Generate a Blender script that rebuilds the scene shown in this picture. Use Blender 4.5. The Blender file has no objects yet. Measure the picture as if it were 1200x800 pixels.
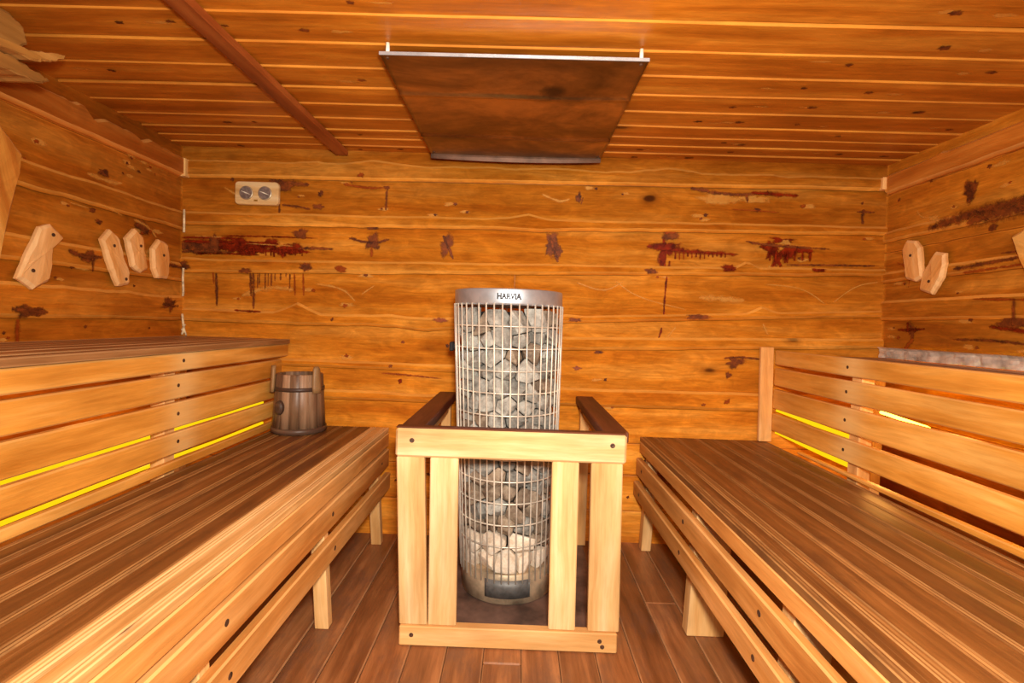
import bpy, bmesh, math, random
from mathutils import Vector, Matrix, noise
random.seed(7)
C = bpy.context.scene.collection
PI = math.pi

# ------------------------------------------------------------------ helpers
class MB:
    """collects faces; every vertex carries grain coordinates (gc), tone, wear and alpha"""
    def __init__(s):
        s.v, s.f, s.m, s.g, s.t, s.w, s.a, s.sm = [], [], [], [], [], [], [], []
    def vert(s, co, g=(0, 0, 0), tone=.5, wear=0., alpha=1.):
        s.v.append(tuple(co)); s.g.append(tuple(g)); s.t.append(tone); s.w.append(wear); s.a.append(alpha)
        return len(s.v) - 1
    def face(s, idx, mat=0, smooth=False):
        s.f.append(tuple(idx)); s.m.append(mat); s.sm.append(smooth)
    def poly(s, cos, g=None, tone=.5, wear=0., mat=0, smooth=False):
        ids = [s.vert(c, (g[i] if g else c), tone, wear) for i, c in enumerate(cos)]
        s.face(ids, mat, smooth)
    def build(s, name, mats, parent=None):
        me = bpy.data.meshes.new(name)
        me.from_pydata(s.v, [], s.f)
        for m in (mats if isinstance(mats, (list, tuple)) else [mats]):
            me.materials.append(m)
        me.polygons.foreach_set('material_index', s.m)
        me.polygons.foreach_set('use_smooth', s.sm)
        a = me.attributes.new('gc', 'FLOAT_VECTOR', 'POINT'); a.data.foreach_set('vector', [c for g in s.g for c in g])
        for n, d in (('tone', s.t), ('wear', s.w), ('alpha', s.a)):
            a = me.attributes.new(n, 'FLOAT', 'POINT'); a.data.foreach_set('value', d)
        me.validate(); me.update()
        o = bpy.data.objects.new(name, me); C.objects.link(o)
        if parent:
            o.parent = parent
            o.matrix_parent_inverse = parent.matrix_basis.inverted()
        return o

def rs():
    return (random.uniform(-40, 40), random.uniform(-40, 40), random.uniform(-40, 40))

def board(mb, x, y, z, axis, bev=.004, tone=.5, wear=0., bwear=None, mat=0, skew=None, seed=None):
    """chamfered box x=(x0,x1).. ; axis = grain direction; skew(co)->co"""
    lo = [x[0], y[0], z[0]]; hi = [x[1], y[1], z[1]]
    b = min(bev, *[(hi[i] - lo[i]) * .45 for i in range(3)])
    o = seed or rs()
    order = {0: (0, 1, 2), 1: (1, 0, 2), 2: (2, 0, 1)}[axis]
    def gco(c):
        return (c[order[0]] + o[0], c[order[1]] + o[1], c[order[2]] + o[2])
    def P(c):
        c = Vector(c)
        return skew(c) if skew else c
    def q(cs, w):
        mb.poly([P(c) for c in cs], [gco(c) for c in cs], tone, w, mat)
    def corner(sx, sy, sz, ax):
        c = []
        for i, s_ in enumerate((sx, sy, sz)):
            e = hi[i] if s_ > 0 else lo[i]
            if i != ax: e -= s_ * b
            c.append(e)
        return tuple(c)
    bw = wear if bwear is None else bwear
    for ax in range(3):
        u, v = [(1, 2), (2, 0), (0, 1)][ax]
        for s_ in (-1, 1):
            cs = []
            for (su, sv) in ((-1, -1), (1, -1), (1, 1), (-1, 1)):
                sg = [0, 0, 0]; sg[ax] = s_; sg[u] = su; sg[v] = sv
                cs.append(corner(*sg, ax))
            if s_ < 0: cs.reverse()
            q(cs, wear)
    for ax in range(3):                                   # edges running along ax
        u, v = [(1, 2), (2, 0), (0, 1)][ax]
        for su in (-1, 1):
            for sv in (-1, 1):
                def sg(sa):
                    r = [0, 0, 0]; r[ax] = sa; r[u] = su; r[v] = sv
                    return r
                cs = [corner(*sg(-1), u), corner(*sg(1), u), corner(*sg(1), v), corner(*sg(-1), v)]
                if su * sv > 0: cs.reverse()
                q(cs, bw if axis == ax else wear)
    for sx in (-1, 1):
        for sy in (-1, 1):
            for sz in (-1, 1):
                cs = [corner(sx, sy, sz, a) for a in range(3)]
                if sx * sy * sz < 0: cs.reverse()
                q(cs, bw)

def tube(mb, pts, r, n=6, closed=False, mat=0, tone=.5):
    rings = []
    N = len(pts)
    for i, p in enumerate(pts):
        p = Vector(p)
        a = Vector(pts[(i - 1) % N if closed else max(i - 1, 0)]); b = Vector(pts[(i + 1) % N if closed else min(i + 1, N - 1)])
        t = (b - a).normalized()
        up = Vector((0, 0, 1)) if abs(t.z) < .9 else Vector((1, 0, 0))
        s_ = t.cross(up).normalized(); u = s_.cross(t)
        rr = r(i / max(N - 1, 1)) if callable(r) else r
        rings.append([mb.vert(p + (s_ * math.cos(k * 2 * PI / n) + u * math.sin(k * 2 * PI / n)) * rr, tone=tone) for k in range(n)])
    M = N if closed else N - 1
    for i in range(M):
        A, B = rings[i], rings[(i + 1) % N]
        for k in range(n):
            mb.face((A[k], A[(k + 1) % n], B[(k + 1) % n], B[k]), mat, True)
    if not closed:
        mb.face(tuple(reversed(rings[0])), mat); mb.face(tuple(rings[-1]), mat)

def lathe(mb, prof, c, n=64, mat=0, gfun=None, close=False, smooth=True):
    """prof: list of (r,z); c: (x,y) or function z->(x,y)"""
    rings = []
    for j, (r, z) in enumerate(prof):
        cx, cy = c(z) if callable(c) else c
        ring = []
        for k in range(n):
            a = 2 * PI * k / n
            co = (cx + r * math.cos(a), cy + r * math.sin(a), z)
            ring.append(mb.vert(co, gfun(a, r, z) if gfun else co))
        rings.append(ring)
    J = len(prof)
    for j in range(J if close else J - 1):
        A, B = rings[j], rings[(j + 1) % J]
        for k in range(n):
            mb.face((A[k], A[(k + 1) % n], B[(k + 1) % n], B[k]), mat, smooth)

def tag(o, label=None, cat=None, group=None, kind=None):
    if label: o['label'] = label
    if cat: o['category'] = cat
    if group: o['group'] = group
    if kind: o['kind'] = kind
    return o
def thing(name, loc, label, cat, group=None):
    o = bpy.data.objects.new(name, None); C.objects.link(o); o.location = loc
    o.empty_display_size = .05
    return tag(o, label, cat, group)

# ------------------------------------------------------------------ materials
def srgb(r, g, b):
    f = lambda c: ((c / 255) / 12.92 if c / 255 <= .04045 else ((c / 255 + .055) / 1.055) ** 2.4)
    return (f(r), f(g), f(b), 1)
class NT:
    def __init__(s, name):
        s.mat = bpy.data.materials.new(name); s.mat.use_nodes = True
        s.n = s.mat.node_tree.nodes; s.l = s.mat.node_tree.links
        s.b = s.n['Principled BSDF']
    def new(s, t, **kw):
        n = s.n.new(t)
        for k, v in kw.items(): setattr(n, k, v)
        return n
    def set(s, sock, v):
        if hasattr(v, 'is_output') or isinstance(v, bpy.types.NodeSocket): s.l.new(v, sock)
        else: sock.default_value = v
    def attr(s, n, vec=False):
        a = s.new('ShaderNodeAttribute', attribute_name=n); return a.outputs['Vector' if vec else 'Fac']
    def vmul(s, a, v):
        n = s.new('ShaderNodeVectorMath', operation='MULTIPLY'); s.set(n.inputs[0], a); n.inputs[1].default_value = v; return n.outputs[0]
    def vadd(s, a, b):
        n = s.new('ShaderNodeVectorMath', operation='ADD'); s.set(n.inputs[0], a); s.set(n.inputs[1], b); return n.outputs[0]
    def noise(s, vec, scale=1, detail=4, rough=.55, dist=0):
        n = s.new('ShaderNodeTexNoise'); s.set(n.inputs['Vector'], vec); n.inputs['Scale'].default_value = scale
        n.inputs['Detail'].default_value = detail; n.inputs['Roughness'].default_value = rough; n.inputs['Distortion'].default_value = dist
        return n
    def math(s, op, a, b=0., c=None, clamp=False):
        n = s.new('ShaderNodeMath', operation=op, use_clamp=clamp); s.set(n.inputs[0], a); s.set(n.inputs[1], b)
        if c is not None: s.set(n.inputs[2], c)
        return n.outputs[0]
    def ramp(s, fac, stops):
        n = s.new('ShaderNodeValToRGB'); s.set(n.inputs[0], fac)
        el = n.color_ramp.elements
        while len(el) < len(stops): el.new(.5)
        for e, (p, c) in zip(el, stops): e.position = p; e.color = c
        return n.outputs[0]
    def step(s, v, lo, hi):
        n = s.new('ShaderNodeMapRange', interpolation_type='SMOOTHSTEP'); s.set(n.inputs[0], v)
        n.inputs[1].default_value = lo; n.inputs[2].default_value = hi; return n.outputs[0]
    def mix(s, f, a, b, mode='MIX'):
        n = s.new('ShaderNodeMix', data_type='RGBA', blend_type=mode); s.set(n.inputs[0], f); s.set(n.inputs[6], a); s.set(n.inputs[7], b); return n.outputs[2]
    def bump(s, h, strength=.2, dist=.002):
        n = s.new('ShaderNodeBump'); s.set(n.inputs['Height'], h); n.inputs['Strength'].default_value = strength; n.inputs['Distance'].default_value = dist
        s.l.new(n.outputs[0], s.b.inputs['Normal'])

def wood(name, dark, mid, light, knots=.5, rough=.45, stretch=14., tonevar=.5, worn=None, wornlines=0., dirt=0., dirtcol=(60, 35, 20), fine=.35, knotcol=(70, 28, 8), spec=.35, mottle=0.):
    t = NT(name); gc = t.attr('gc', True)
    warp = t.noise(t.vmul(gc, (2.0, 6, 6)), 1, 2)
    g2 = t.vadd(gc, t.vmul(warp.outputs['Color'], (0.0, .05, .05)))
    big = t.noise(t.vmul(g2, (1.1, stretch, stretch)), 1, 5, .6)
    col = t.ramp(big.outputs[0], [(.32, srgb(*dark)), (.5, srgb(*mid)), (.68, srgb(*light))])
    blot = t.noise(t.vmul(gc, (2.2, 5, 5)), 1, 3, .6)
    bf = t.math('MULTIPLY_ADD', blot.outputs[0], .9, .55)
    fn = t.noise(t.vmul(g2, (5, 90, 90)), 1, 4, .72)
    ff = t.math('MULTIPLY_ADD', fn.outputs[0], fine * 1.6, 1 - fine * .8)
    tn = t.math('MULTIPLY_ADD', t.attr('tone'), tonevar * 1.6, 1 - tonevar * .8)
    k = t.math('MULTIPLY', t.math('MULTIPLY', bf, ff), tn)
    if mottle > 0:
        mo = t.noise(t.vmul(gc, (7, 16, 16)), 1, 5, .65, 1.2)
        k = t.math('MULTIPLY', k, t.math('MULTIPLY_ADD', mo.outputs[0], mottle * 2, 1 - mottle))
    cmb = t.new('ShaderNodeCombineXYZ')
    t.l.new(k, cmb.inputs[0])
    t.l.new(t.math('POWER', k, 1.15), cmb.inputs[1])                 # darker bands run redder
    t.l.new(t.math('POWER', k, 1.35), cmb.inputs[2])
    col = t.mix(1., col, cmb.outputs[0], 'MULTIPLY')
    if knots > 0:
        vo = t.new('ShaderNodeTexVoronoi'); vo.inputs['Scale'].default_value = 1
        t.l.new(t.vadd(t.vmul(gc, (2.4, 5.2, .0)), t.vmul(warp.outputs['Color'], (.35, .35, 0))), vo.inputs['Vector'])
        sep = t.new('ShaderNodeSeparateColor'); t.l.new(vo.outputs['Color'], sep.inputs[0])
        size = t.math('MULTIPLY', t.step(sep.outputs[0], .45, 1.0), .16 * knots)
        kk = t.math('SUBTRACT', vo.outputs['Distance'], size)
        halo = t.math('SUBTRACT', 1., t.step(kk, .0, .13)); core = t.math('SUBTRACT', 1., t.step(kk, -.03, .03))
        on = t.math('GREATER_THAN', sep.outputs[0], .55)
        col = t.mix(t.math('MULTIPLY', t.math('MULTIPLY', halo, on), .45), col, srgb(*[int(c * .55 + d * .45) for c, d in zip(knotcol, dark)]))
        col = t.mix(t.math('MULTIPLY', t.math('MULTIPLY', core, on), .9), col, srgb(*knotcol))
    if wornlines > 0:
        wl = t.noise(t.vmul(gc, (.3, 150, 150)), 1, 2, .5)
        wm = t.math('MULTIPLY', t.step(wl.outputs[0], .6, .74), wornlines)
        wm = t.math('MULTIPLY', wm, t.step(blot.outputs[0], .3, .6))
        col = t.mix(wm, col, srgb(*worn))
    if worn:
        wn = t.noise(t.vmul(gc, (6, 60, 60)), 1, 3)
        col = t.mix(t.math('MULTIPLY', t.attr('wear'), t.math('MULTIPLY_ADD', wn.outputs[0], .8, .35, True)), col, srgb(*worn))
    if dirt > 0:
        dn = t.noise(t.vmul(gc, (3.5, 7, 7)), 1, 6, .7)
        col = t.mix(t.math('MULTIPLY', t.step(dn.outputs[0], .45, .7), dirt), col, srgb(*dirtcol))
    t.l.new(col, t.b.inputs['Base Color'])
    t.l.new(t.math('MULTIPLY_ADD', fn.outputs[0], .25, rough - .1), t.b.inputs['Roughness'])
    t.b.inputs['Specular IOR Level'].default_value = spec
    t.bump(t.math('ADD', fn.outputs[0], t.math('MULTIPLY', blot.outputs[0], 1.5)), .4, .002)
    return t.mat

M_wall = wood('varnished_wall_wood', (184, 100, 18), (208, 126, 32), (226, 152, 58), knots=.6, rough=.42, stretch=9, fine=.6, worn=(236, 178, 88), mottle=.5)
M_side = wood('varnished_side_wall_wood', (174, 92, 16), (200, 118, 28), (220, 146, 52), knots=.6, rough=.45, stretch=9, fine=.6, worn=(234, 176, 88), mottle=.5)
M_ceil = wood('varnished_ceiling_wood', (152, 78, 12), (184, 104, 24), (206, 132, 42), knots=.6, rough=.36, stretch=11, fine=.55, worn=(226, 154, 70), tonevar=.35, mottle=.25)
M_batten = wood('dark_batten_wood', (110, 50, 16), (138, 66, 22), (156, 84, 34), knots=.3, rough=.5)
M_trim = wood('trim_wood', (172, 88, 24), (200, 114, 36), (222, 142, 58), knots=.5, rough=.45, worn=(238, 180, 100))
M_pale = wood('pale_pine', (192, 144, 84), (214, 172, 114), (230, 198, 148), knots=.4, rough=.5, tonevar=.25, worn=(244, 214, 156), knotcol=(150, 90, 40), fine=.3, stretch=16)
M_leg = wood('leg_pine', (208, 148, 82), (226, 174, 108), (240, 196, 136), knots=.3, rough=.5, tonevar=.25, knotcol=(140, 80, 40), fine=.25)
M_slat = wood('backrest_pine', (190, 120, 38), (216, 148, 60), (232, 174, 90), knots=.35, rough=.45, tonevar=.3, worn=(236, 196, 130), knotcol=(130, 66, 22))
M_rail = wood('front_rail_pine', (182, 112, 48), (208, 144, 74), (226, 168, 102), knots=.4, rough=.45, tonevar=.3, worn=(240, 196, 128), knotcol=(110, 55, 25))
M_seat = wood('worn_seat_wood', (98, 56, 22), (122, 74, 32), (146, 94, 46), knots=.3, rough=.46, stretch=22, tonevar=.45, worn=(196, 146, 88), wornlines=.45, dirt=.7, dirtcol=(88, 52, 26), fine=.5, knotcol=(50, 26, 12))
M_seatedge = wood('pale_worn_seat_edge', (176, 122, 62), (200, 150, 88), (218, 174, 114), knots=.3, rough=.45, stretch=26, tonevar=.3, worn=(236, 200, 146), wornlines=.6, fine=.4)
M_dark = wood('dark_weathered_rail', (64, 30, 16), (88, 44, 24), (112, 62, 36), knots=.3, rough=.5, tonevar=.3, knotcol=(30, 16, 10))
M_floor = wood('worn_floor_boards', (98, 58, 30), (132, 82, 46), (168, 112, 68), knots=.25, rough=.36, stretch=12, tonevar=.6, dirt=.6, dirtcol=(104, 76, 62), worn=(190, 140, 96), fine=.45)
M_bucket = wood('grey_brown_bucket_wood', (100, 72, 52), (142, 108, 80), (178, 142, 110), knots=.2, rough=.38, stretch=18, tonevar=.8, dirt=.5, dirtcol=(92, 60, 44), fine=.5)
M_bucketear = wood('bucket_ear_wood', (116, 84, 50), (146, 110, 70), (170, 134, 90), knots=0, rough=.45)
M_hoop = wood('dark_bucket_hoop', (56, 38, 30), (76, 54, 42), (96, 72, 56), knots=0, rough=.4)
M_plaque = wood('raw_plaque_wood', (210, 140, 68), (226, 164, 94), (240, 190, 128), knots=0, rough=.55, tonevar=.3, stretch=10, worn=(250, 214, 160))
M_slab = wood('rough_slab_wood', (176, 104, 32), (202, 136, 54), (222, 168, 88), knots=.4, rough=.6, tonevar=.4, worn=(240, 196, 120))
M_bark = wood('old_slab_wood', (112, 66, 20), (150, 98, 36), (186, 134, 68), knots=.4, rough=.6, tonevar=.5, worn=(214, 160, 88))
M_upper = wood('upper_top_wood', (126, 80, 44), (156, 108, 64), (184, 136, 88), knots=.4, rough=.42, stretch=18, worn=(216, 176, 124), wornlines=.5)
M_lightstrip = wood('light_board_wood', (206, 146, 70), (222, 168, 92), (234, 188, 118), knots=.2, rough=.5, tonevar=.2)

def plain(name, col, rough=.5, metal=0., nscale=0, namp=.2, bump=0., bscale=60):
    t = NT(name)
    t.b.inputs['Roughness'].default_value = rough; t.b.inputs['Metallic'].default_value = metal
    tc = t.new('ShaderNodeTexCoord').outputs['Object']
    if nscale:
        n = t.noise(tc, nscale, 5, .6)
        c2 = tuple(int(c * (1 - namp)) for c in col); c3 = tuple(min(255, int(c * (1 + namp))) for c in col)
        t.l.new(t.ramp(n.outputs[0], [(.35, srgb(*c2)), (.65, srgb(*c3))]), t.b.inputs['Base Color'])
    else: t.b.inputs['Base Color'].default_value = srgb(*col)
    if bump:
        t.bump(t.noise(tc, bscale, 4).outputs[0], bump, .003)
    return t.mat
M_steel = plain('brushed_steel', (186, 192, 200), .42, .75, 14, .06)
M_wire = plain('cage_wire_steel', (216, 206, 190), .4, .35, 9, .12)
M_base = plain('stained_base_steel', (186, 166, 138), .45, .5, 9, .25)
M_namep = plain('grey_name_plate', (96, 94, 92), .5, .3, 40, .12)
M_text = plain('grey_lettering', (40, 38, 40), .7, 0, 30, .1)
M_core = plain('dark_stove_core', (26, 22, 20), .8, 0, 20, .3)
M_screw = plain('dark_screw_head', (74, 48, 32), .6, .2, 60, .3)
M_peg = plain('white_spacer', (240, 230, 205), .4, 0, 40, .05)
M_dial = plain('metal_dial_face', (132, 116, 108), .4, .3, 60, .15)
M_dialrim = plain('dial_rim', (170, 150, 124), .4, .4, 60, .1)
M_foil = plain('crumpled_grey_foil', (216, 204, 190), .42, .4, 10, .2, .5, 30)
M_mat = plain('dark_hearth_sheet', (98, 76, 66), .5, .1, 7, .28)
M_fiber = plain('whitish_fibre_cord', (214, 190, 150), .7, 0, 40, .2)
M_badge = plain('brass_badge', (176, 132, 50), .4, .5, 40, .1)

def stone_mat(name, a, b, c):
    t = NT(name)
    oi = t.new('ShaderNodeObjectInfo'); tc = t.new('ShaderNodeTexCoord').outputs['Object']
    off = t.new('ShaderNodeVectorMath', operation='SCALE'); 
    cx = t.new('ShaderNodeCombineXYZ'); 
    for i in range(3): t.l.new(oi.outputs['Random'], cx.inputs[i])
    t.l.new(cx.outputs[0], off.inputs[0]); off.inputs['Scale'].default_value = 37.
    v = t.vadd(tc, off.outputs[0])
    n = t.noise(v, 22, 8, .7, .3); f = t.noise(v, 130, 5, .7)
    col = t.ramp(n.outputs[0], [(.34, srgb(*a)), (.5, srgb(*b)), (.66, srgb(*c))])
    k = t.math('MULTIPLY', t.math('MULTIPLY_ADD', oi.outputs['Random'], .5, .72), t.math('MULTIPLY_ADD', f.outputs[0], .5, .75))
    cm = t.new('ShaderNodeCombineXYZ')
    for i in range(3): t.l.new(k, cm.inputs[i])
    t.l.new(t.mix(1., col, cm.outputs[0], 'MULTIPLY'), t.b.inputs['Base Color'])
    t.b.inputs['Roughness'].default_value = .75
    t.bump(t.math('ADD', n.outputs[0], f.outputs[0]), .6, .004)
    return t.mat
M_stone = stone_mat('grey_sauna_stone', (98, 94, 88), (146, 142, 134), (178, 174, 164))
M_stonew = stone_mat('warm_grey_stone', (96, 76, 62), (138, 118, 98), (170, 152, 130))
M_stonep = stone_mat('pale_cream_stone', (196, 174, 148), (226, 208, 186), (240, 230, 214))

def plate_mat():
    t = NT('reflection_painted_metal')
    tc = t.new('ShaderNodeTexCoord').outputs['Object']
    n = t.noise(t.vmul(tc, (2, 3.5, 2)), 1, 6, .65, .4); n2 = t.noise(tc, 14, 5, .7)
    col = t.ramp(n.outputs[0], [(.32, srgb(92, 66, 36)), (.5, srgb(150, 112, 62)), (.66, srgb(214, 164, 92))])  # yellow-brown patches paint the reflected wood into the metal colour
    col = t.mix(t.math('MULTIPLY', n2.outputs[0], .45), col, srgb(84, 66, 56))
    vd = t.new('ShaderNodeVectorMath', operation='DISTANCE'); t.l.new(t.vadd(tc, t.vmul(n2.outputs['Color'], (.05, .05, 0))), vd.inputs[0]); vd.inputs[1].default_value = (.125, -.845, 2.012)
    col = t.mix(t.math('MULTIPLY', t.math('SUBTRACT', 1., t.step(vd.outputs['Value'], .02, .06)), .8), col, srgb(40, 34, 38))
    t.l.new(col, t.b.inputs['Base Color']); t.b.inputs['Metallic'].default_value = .9
    t.l.new(t.math('MULTIPLY_ADD', n2.outputs[0], .25, .22), t.b.inputs['Roughness'])
    t.bump(n.outputs[0], .12, .01)
    return t.mat
M_plate = plate_mat()

def stain(name, c0, c1, rough, amax=.9):
    t = NT(name); gc = t.attr('gc', True)
    n = t.noise(gc, 38, 7, .75, .6); n2 = t.noise(gc, 18, 5, .7)
    t.l.new(t.ramp(n2.outputs[0], [(.38, srgb(*c0)), (.62, srgb(*c1))]), t.b.inputs['Base Color'])
    t.b.inputs['Roughness'].default_value = rough; t.b.inputs['Specular IOR Level'].default_value = .2
    al = t.math('MULTIPLY_ADD', t.math('SUBTRACT', n.outputs[0], .5), 2.2, t.attr('alpha'))
    t.l.new(t.math('MULTIPLY', t.step(al, .1, .95), amax), t.b.inputs['Alpha'])
    return t.mat
S_red = stain('red_brown_resin', (78, 16, 8), (142, 40, 12), .3)
S_dark = stain('dark_bark_stain', (74, 34, 16), (140, 68, 22), .6, .9)
S_pale = stain('pale_scar_and_sheen', (220, 148, 58), (230, 166, 78), .5, .55)  # chisel scars, and painted grain sheen beside small knots
S_amber = stain('amber_run', (132, 52, 14), (162, 76, 22), .35)
SM = [S_red, S_dark, S_pale, S_amber]

def emit(name, col, s):
    t = NT(name); t.b.inputs['Base Color'].default_value = (.05, .03, 0, 1)
    t.b.inputs['Emission Color'].default_value = col; t.b.inputs['Emission Strength'].default_value = s
    return t.mat
M_led = emit('yellow_led', (1, .66, .004, 1), 1.05)
M_ledbright = emit('bright_yellow_led', (1, .78, .06, 1), 9)

# ------------------------------------------------------------------ the room
XL, XR, ZC, YF = -1.829, 1.928, 2.061, -3.1
CAM = Vector((0, -2.739, 1.17))
def xr_at(z): return XR + (1.55 - z) * .022      # the right wall leans a little

def wav(u, seed, amp):
    return amp * (noise.noise((u * 3.1, seed, 0)) * 1.3 + noise.noise((u * 9, seed, 3)) * .7 + .4 * noise.noise((u * 24, seed, 7)))
def peak(u, peaks):
    s = 0
    for (c, w, h) in peaks:
        d = abs(u - c) / w
        if d < 1: s += h * (1 - d) ** 1.15
    return s
def interp(a, b, t): return a + (b - a) * t

class Wall:
    """maps (u, v, w) -> world; u along the wall, v = height, w = out of the wall"""
    def __init__(s, f): s.f = f
def strip_board(mb, W, u0, u1, bot, top, w, tone, edge=.012, seed=0, du=.025, mat=0, wear_edge=.35, joint=False):
    """a board between curves bot(u), top(u) standing w proud, with chamfered live edges"""
    n = max(2, int((u1 - u0) / du)); o = rs()
    prof = []
    for i in range(n + 1):
        u = u0 + (u1 - u0) * i / n
        b, t_ = bot(u), top(u)
        e = min(edge, (t_ - b) * .3)
        rows = [(b - .001, -.01, 0), (b, w * .45, 0), (b + e, w, 1), (b + e, w, 0), (t_ - e, w, 0), (t_ - e, w, 1), (t_, w * .45, 0), (t_ + .001, -.01, 0)]
        if joint: rows[0] = (b - .0042, .0062, 0); rows[1] = (b + .0005, w * .4, 0)
        ids = [mb.vert(W(u, v, ww + .0025 * noise.noise((u * 5, v * 8, seed))), (u + o[0], v + o[1], o[2]), (-.55 if joint and k < 1 else tone), we * wear_edge + (wear_edge if k == 6 else 0)) for k, (v, ww, we) in enumerate(rows)]
        prof.append(ids)
    for A, B in zip(prof, prof[1:]):
        for k in range(7):
            if k == 2 or k == 4: pass
            mb.face((A[k], B[k], B[k + 1], A[k + 1]), mat, k in (3,))
    for A in (prof[0], prof[-1]):
        mb.face(tuple(A), mat)

def boards_on(mb, W, u0, u1, lines, seed0, wide_w=.004, strip_w=.022):
    """lines: sorted from top: (kind, top(u), bot(u)) with straight functions already wavy"""
    for i, (kind, top, bot, tone) in enumerate(lines):
        strip_board(mb, W, u0, u1, bot, top, strip_w if kind == 's' else wide_w, tone, .013 if kind == 's' else .004, seed0 + i, wear_edge=.55 if kind == 's' else .1, joint=kind == 's')

def lin(ul, zl, ur, zr, seed, amp=.004, peaks=()):
    return lambda u: zl + (zr - zl) * (u - ul) / (ur - ul) + wav(u, seed, amp) + peak(u, peaks)

# stain decals, painted as thin patches lying on the boards
def blob(mb, W, u, v, ru, rv, w=.0085, mat=0, seed=None, ang=0., spiky=.35):
    seed = seed if seed is not None else random.random() * 100
    n = 26; o = rs()
    c = mb.vert(W(u, v, w), (u + o[0], v + o[1], o[2]), alpha=1.)
    mid, out = [], []
    for k in range(n):
        a = 2 * PI * k / n
        r = 1 + spiky * noise.noise((math.cos(a) * 1.7, math.sin(a) * 1.7, seed)) * 1.8
        for f, lst, al in ((.55, mid, .95), (1.1, out, -.15)):
            du, dv = ru * r * f * math.cos(a), rv * r * f * math.sin(a)
            uu = u + du * math.cos(ang) - dv * math.sin(ang); vv = v + du * math.sin(ang) + dv * math.cos(ang)
            lst.append(mb.vert(W(uu, vv, w), (uu + o[0], vv + o[1], o[2]), alpha=al))
    for k in range(n):
        q = (k + 1) % n
        mb.face((c, mid[k], mid[q]), mat, True); mb.face((mid[k], out[k], out[q], mid[q]), mat, True)
def streak(mb, W, pts, wd, w=.009, mat=0):
    """tapered streak along pts [(u,v)..]; wd = half width"""
    for _ in range(3):
        q = [pts[0]]
        for a_, b_ in zip(pts, pts[1:]): q += [(interp(a_[0], b_[0], .25), interp(a_[1], b_[1], .25)), (interp(a_[0], b_[0], .75), interp(a_[1], b_[1], .75))]
        pts = q + [pts[-1]]
    o = rs(); N = 22; P = []
    for i in range(N + 1):
        t = i / N * (len(pts) - 1); k = min(int(t), len(pts) - 2); f = t - k
        P.append((interp(pts[k][0], pts[k + 1][0], f), interp(pts[k][1], pts[k + 1][1], f)))
    rows = []
    for i, (u, v) in enumerate(P):
        a = P[max(i - 1, 0)]; b = P[min(i + 1, N)]
        dx, dy = b[0] - a[0], b[1] - a[1]; L = math.hypot(dx, dy) or 1; nx, ny = -dy / L, dx / L
        t = i / N; h = wd * (math.sin(PI * (t * .92 + .06)) ** .6) * (1 + .5 * noise.noise((u * 30, v * 30, o[0])))
        al = min(1, min(t, 1 - t) * 7)
        rows.append([mb.vert(W(u + nx * s * h, v + ny * s * h, w), (u + o[0] + nx * s * h, v + o[1] + ny * s * h, o[2]), alpha=(al if s == 0 else -.1)) for s in (-1.2, 0, 1.2)])
    for A, B in zip(rows, rows[1:]):
        for k in (0, 1): mb.face((A[k], B[k], B[k + 1], A[k + 1]), mat, True)

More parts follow.
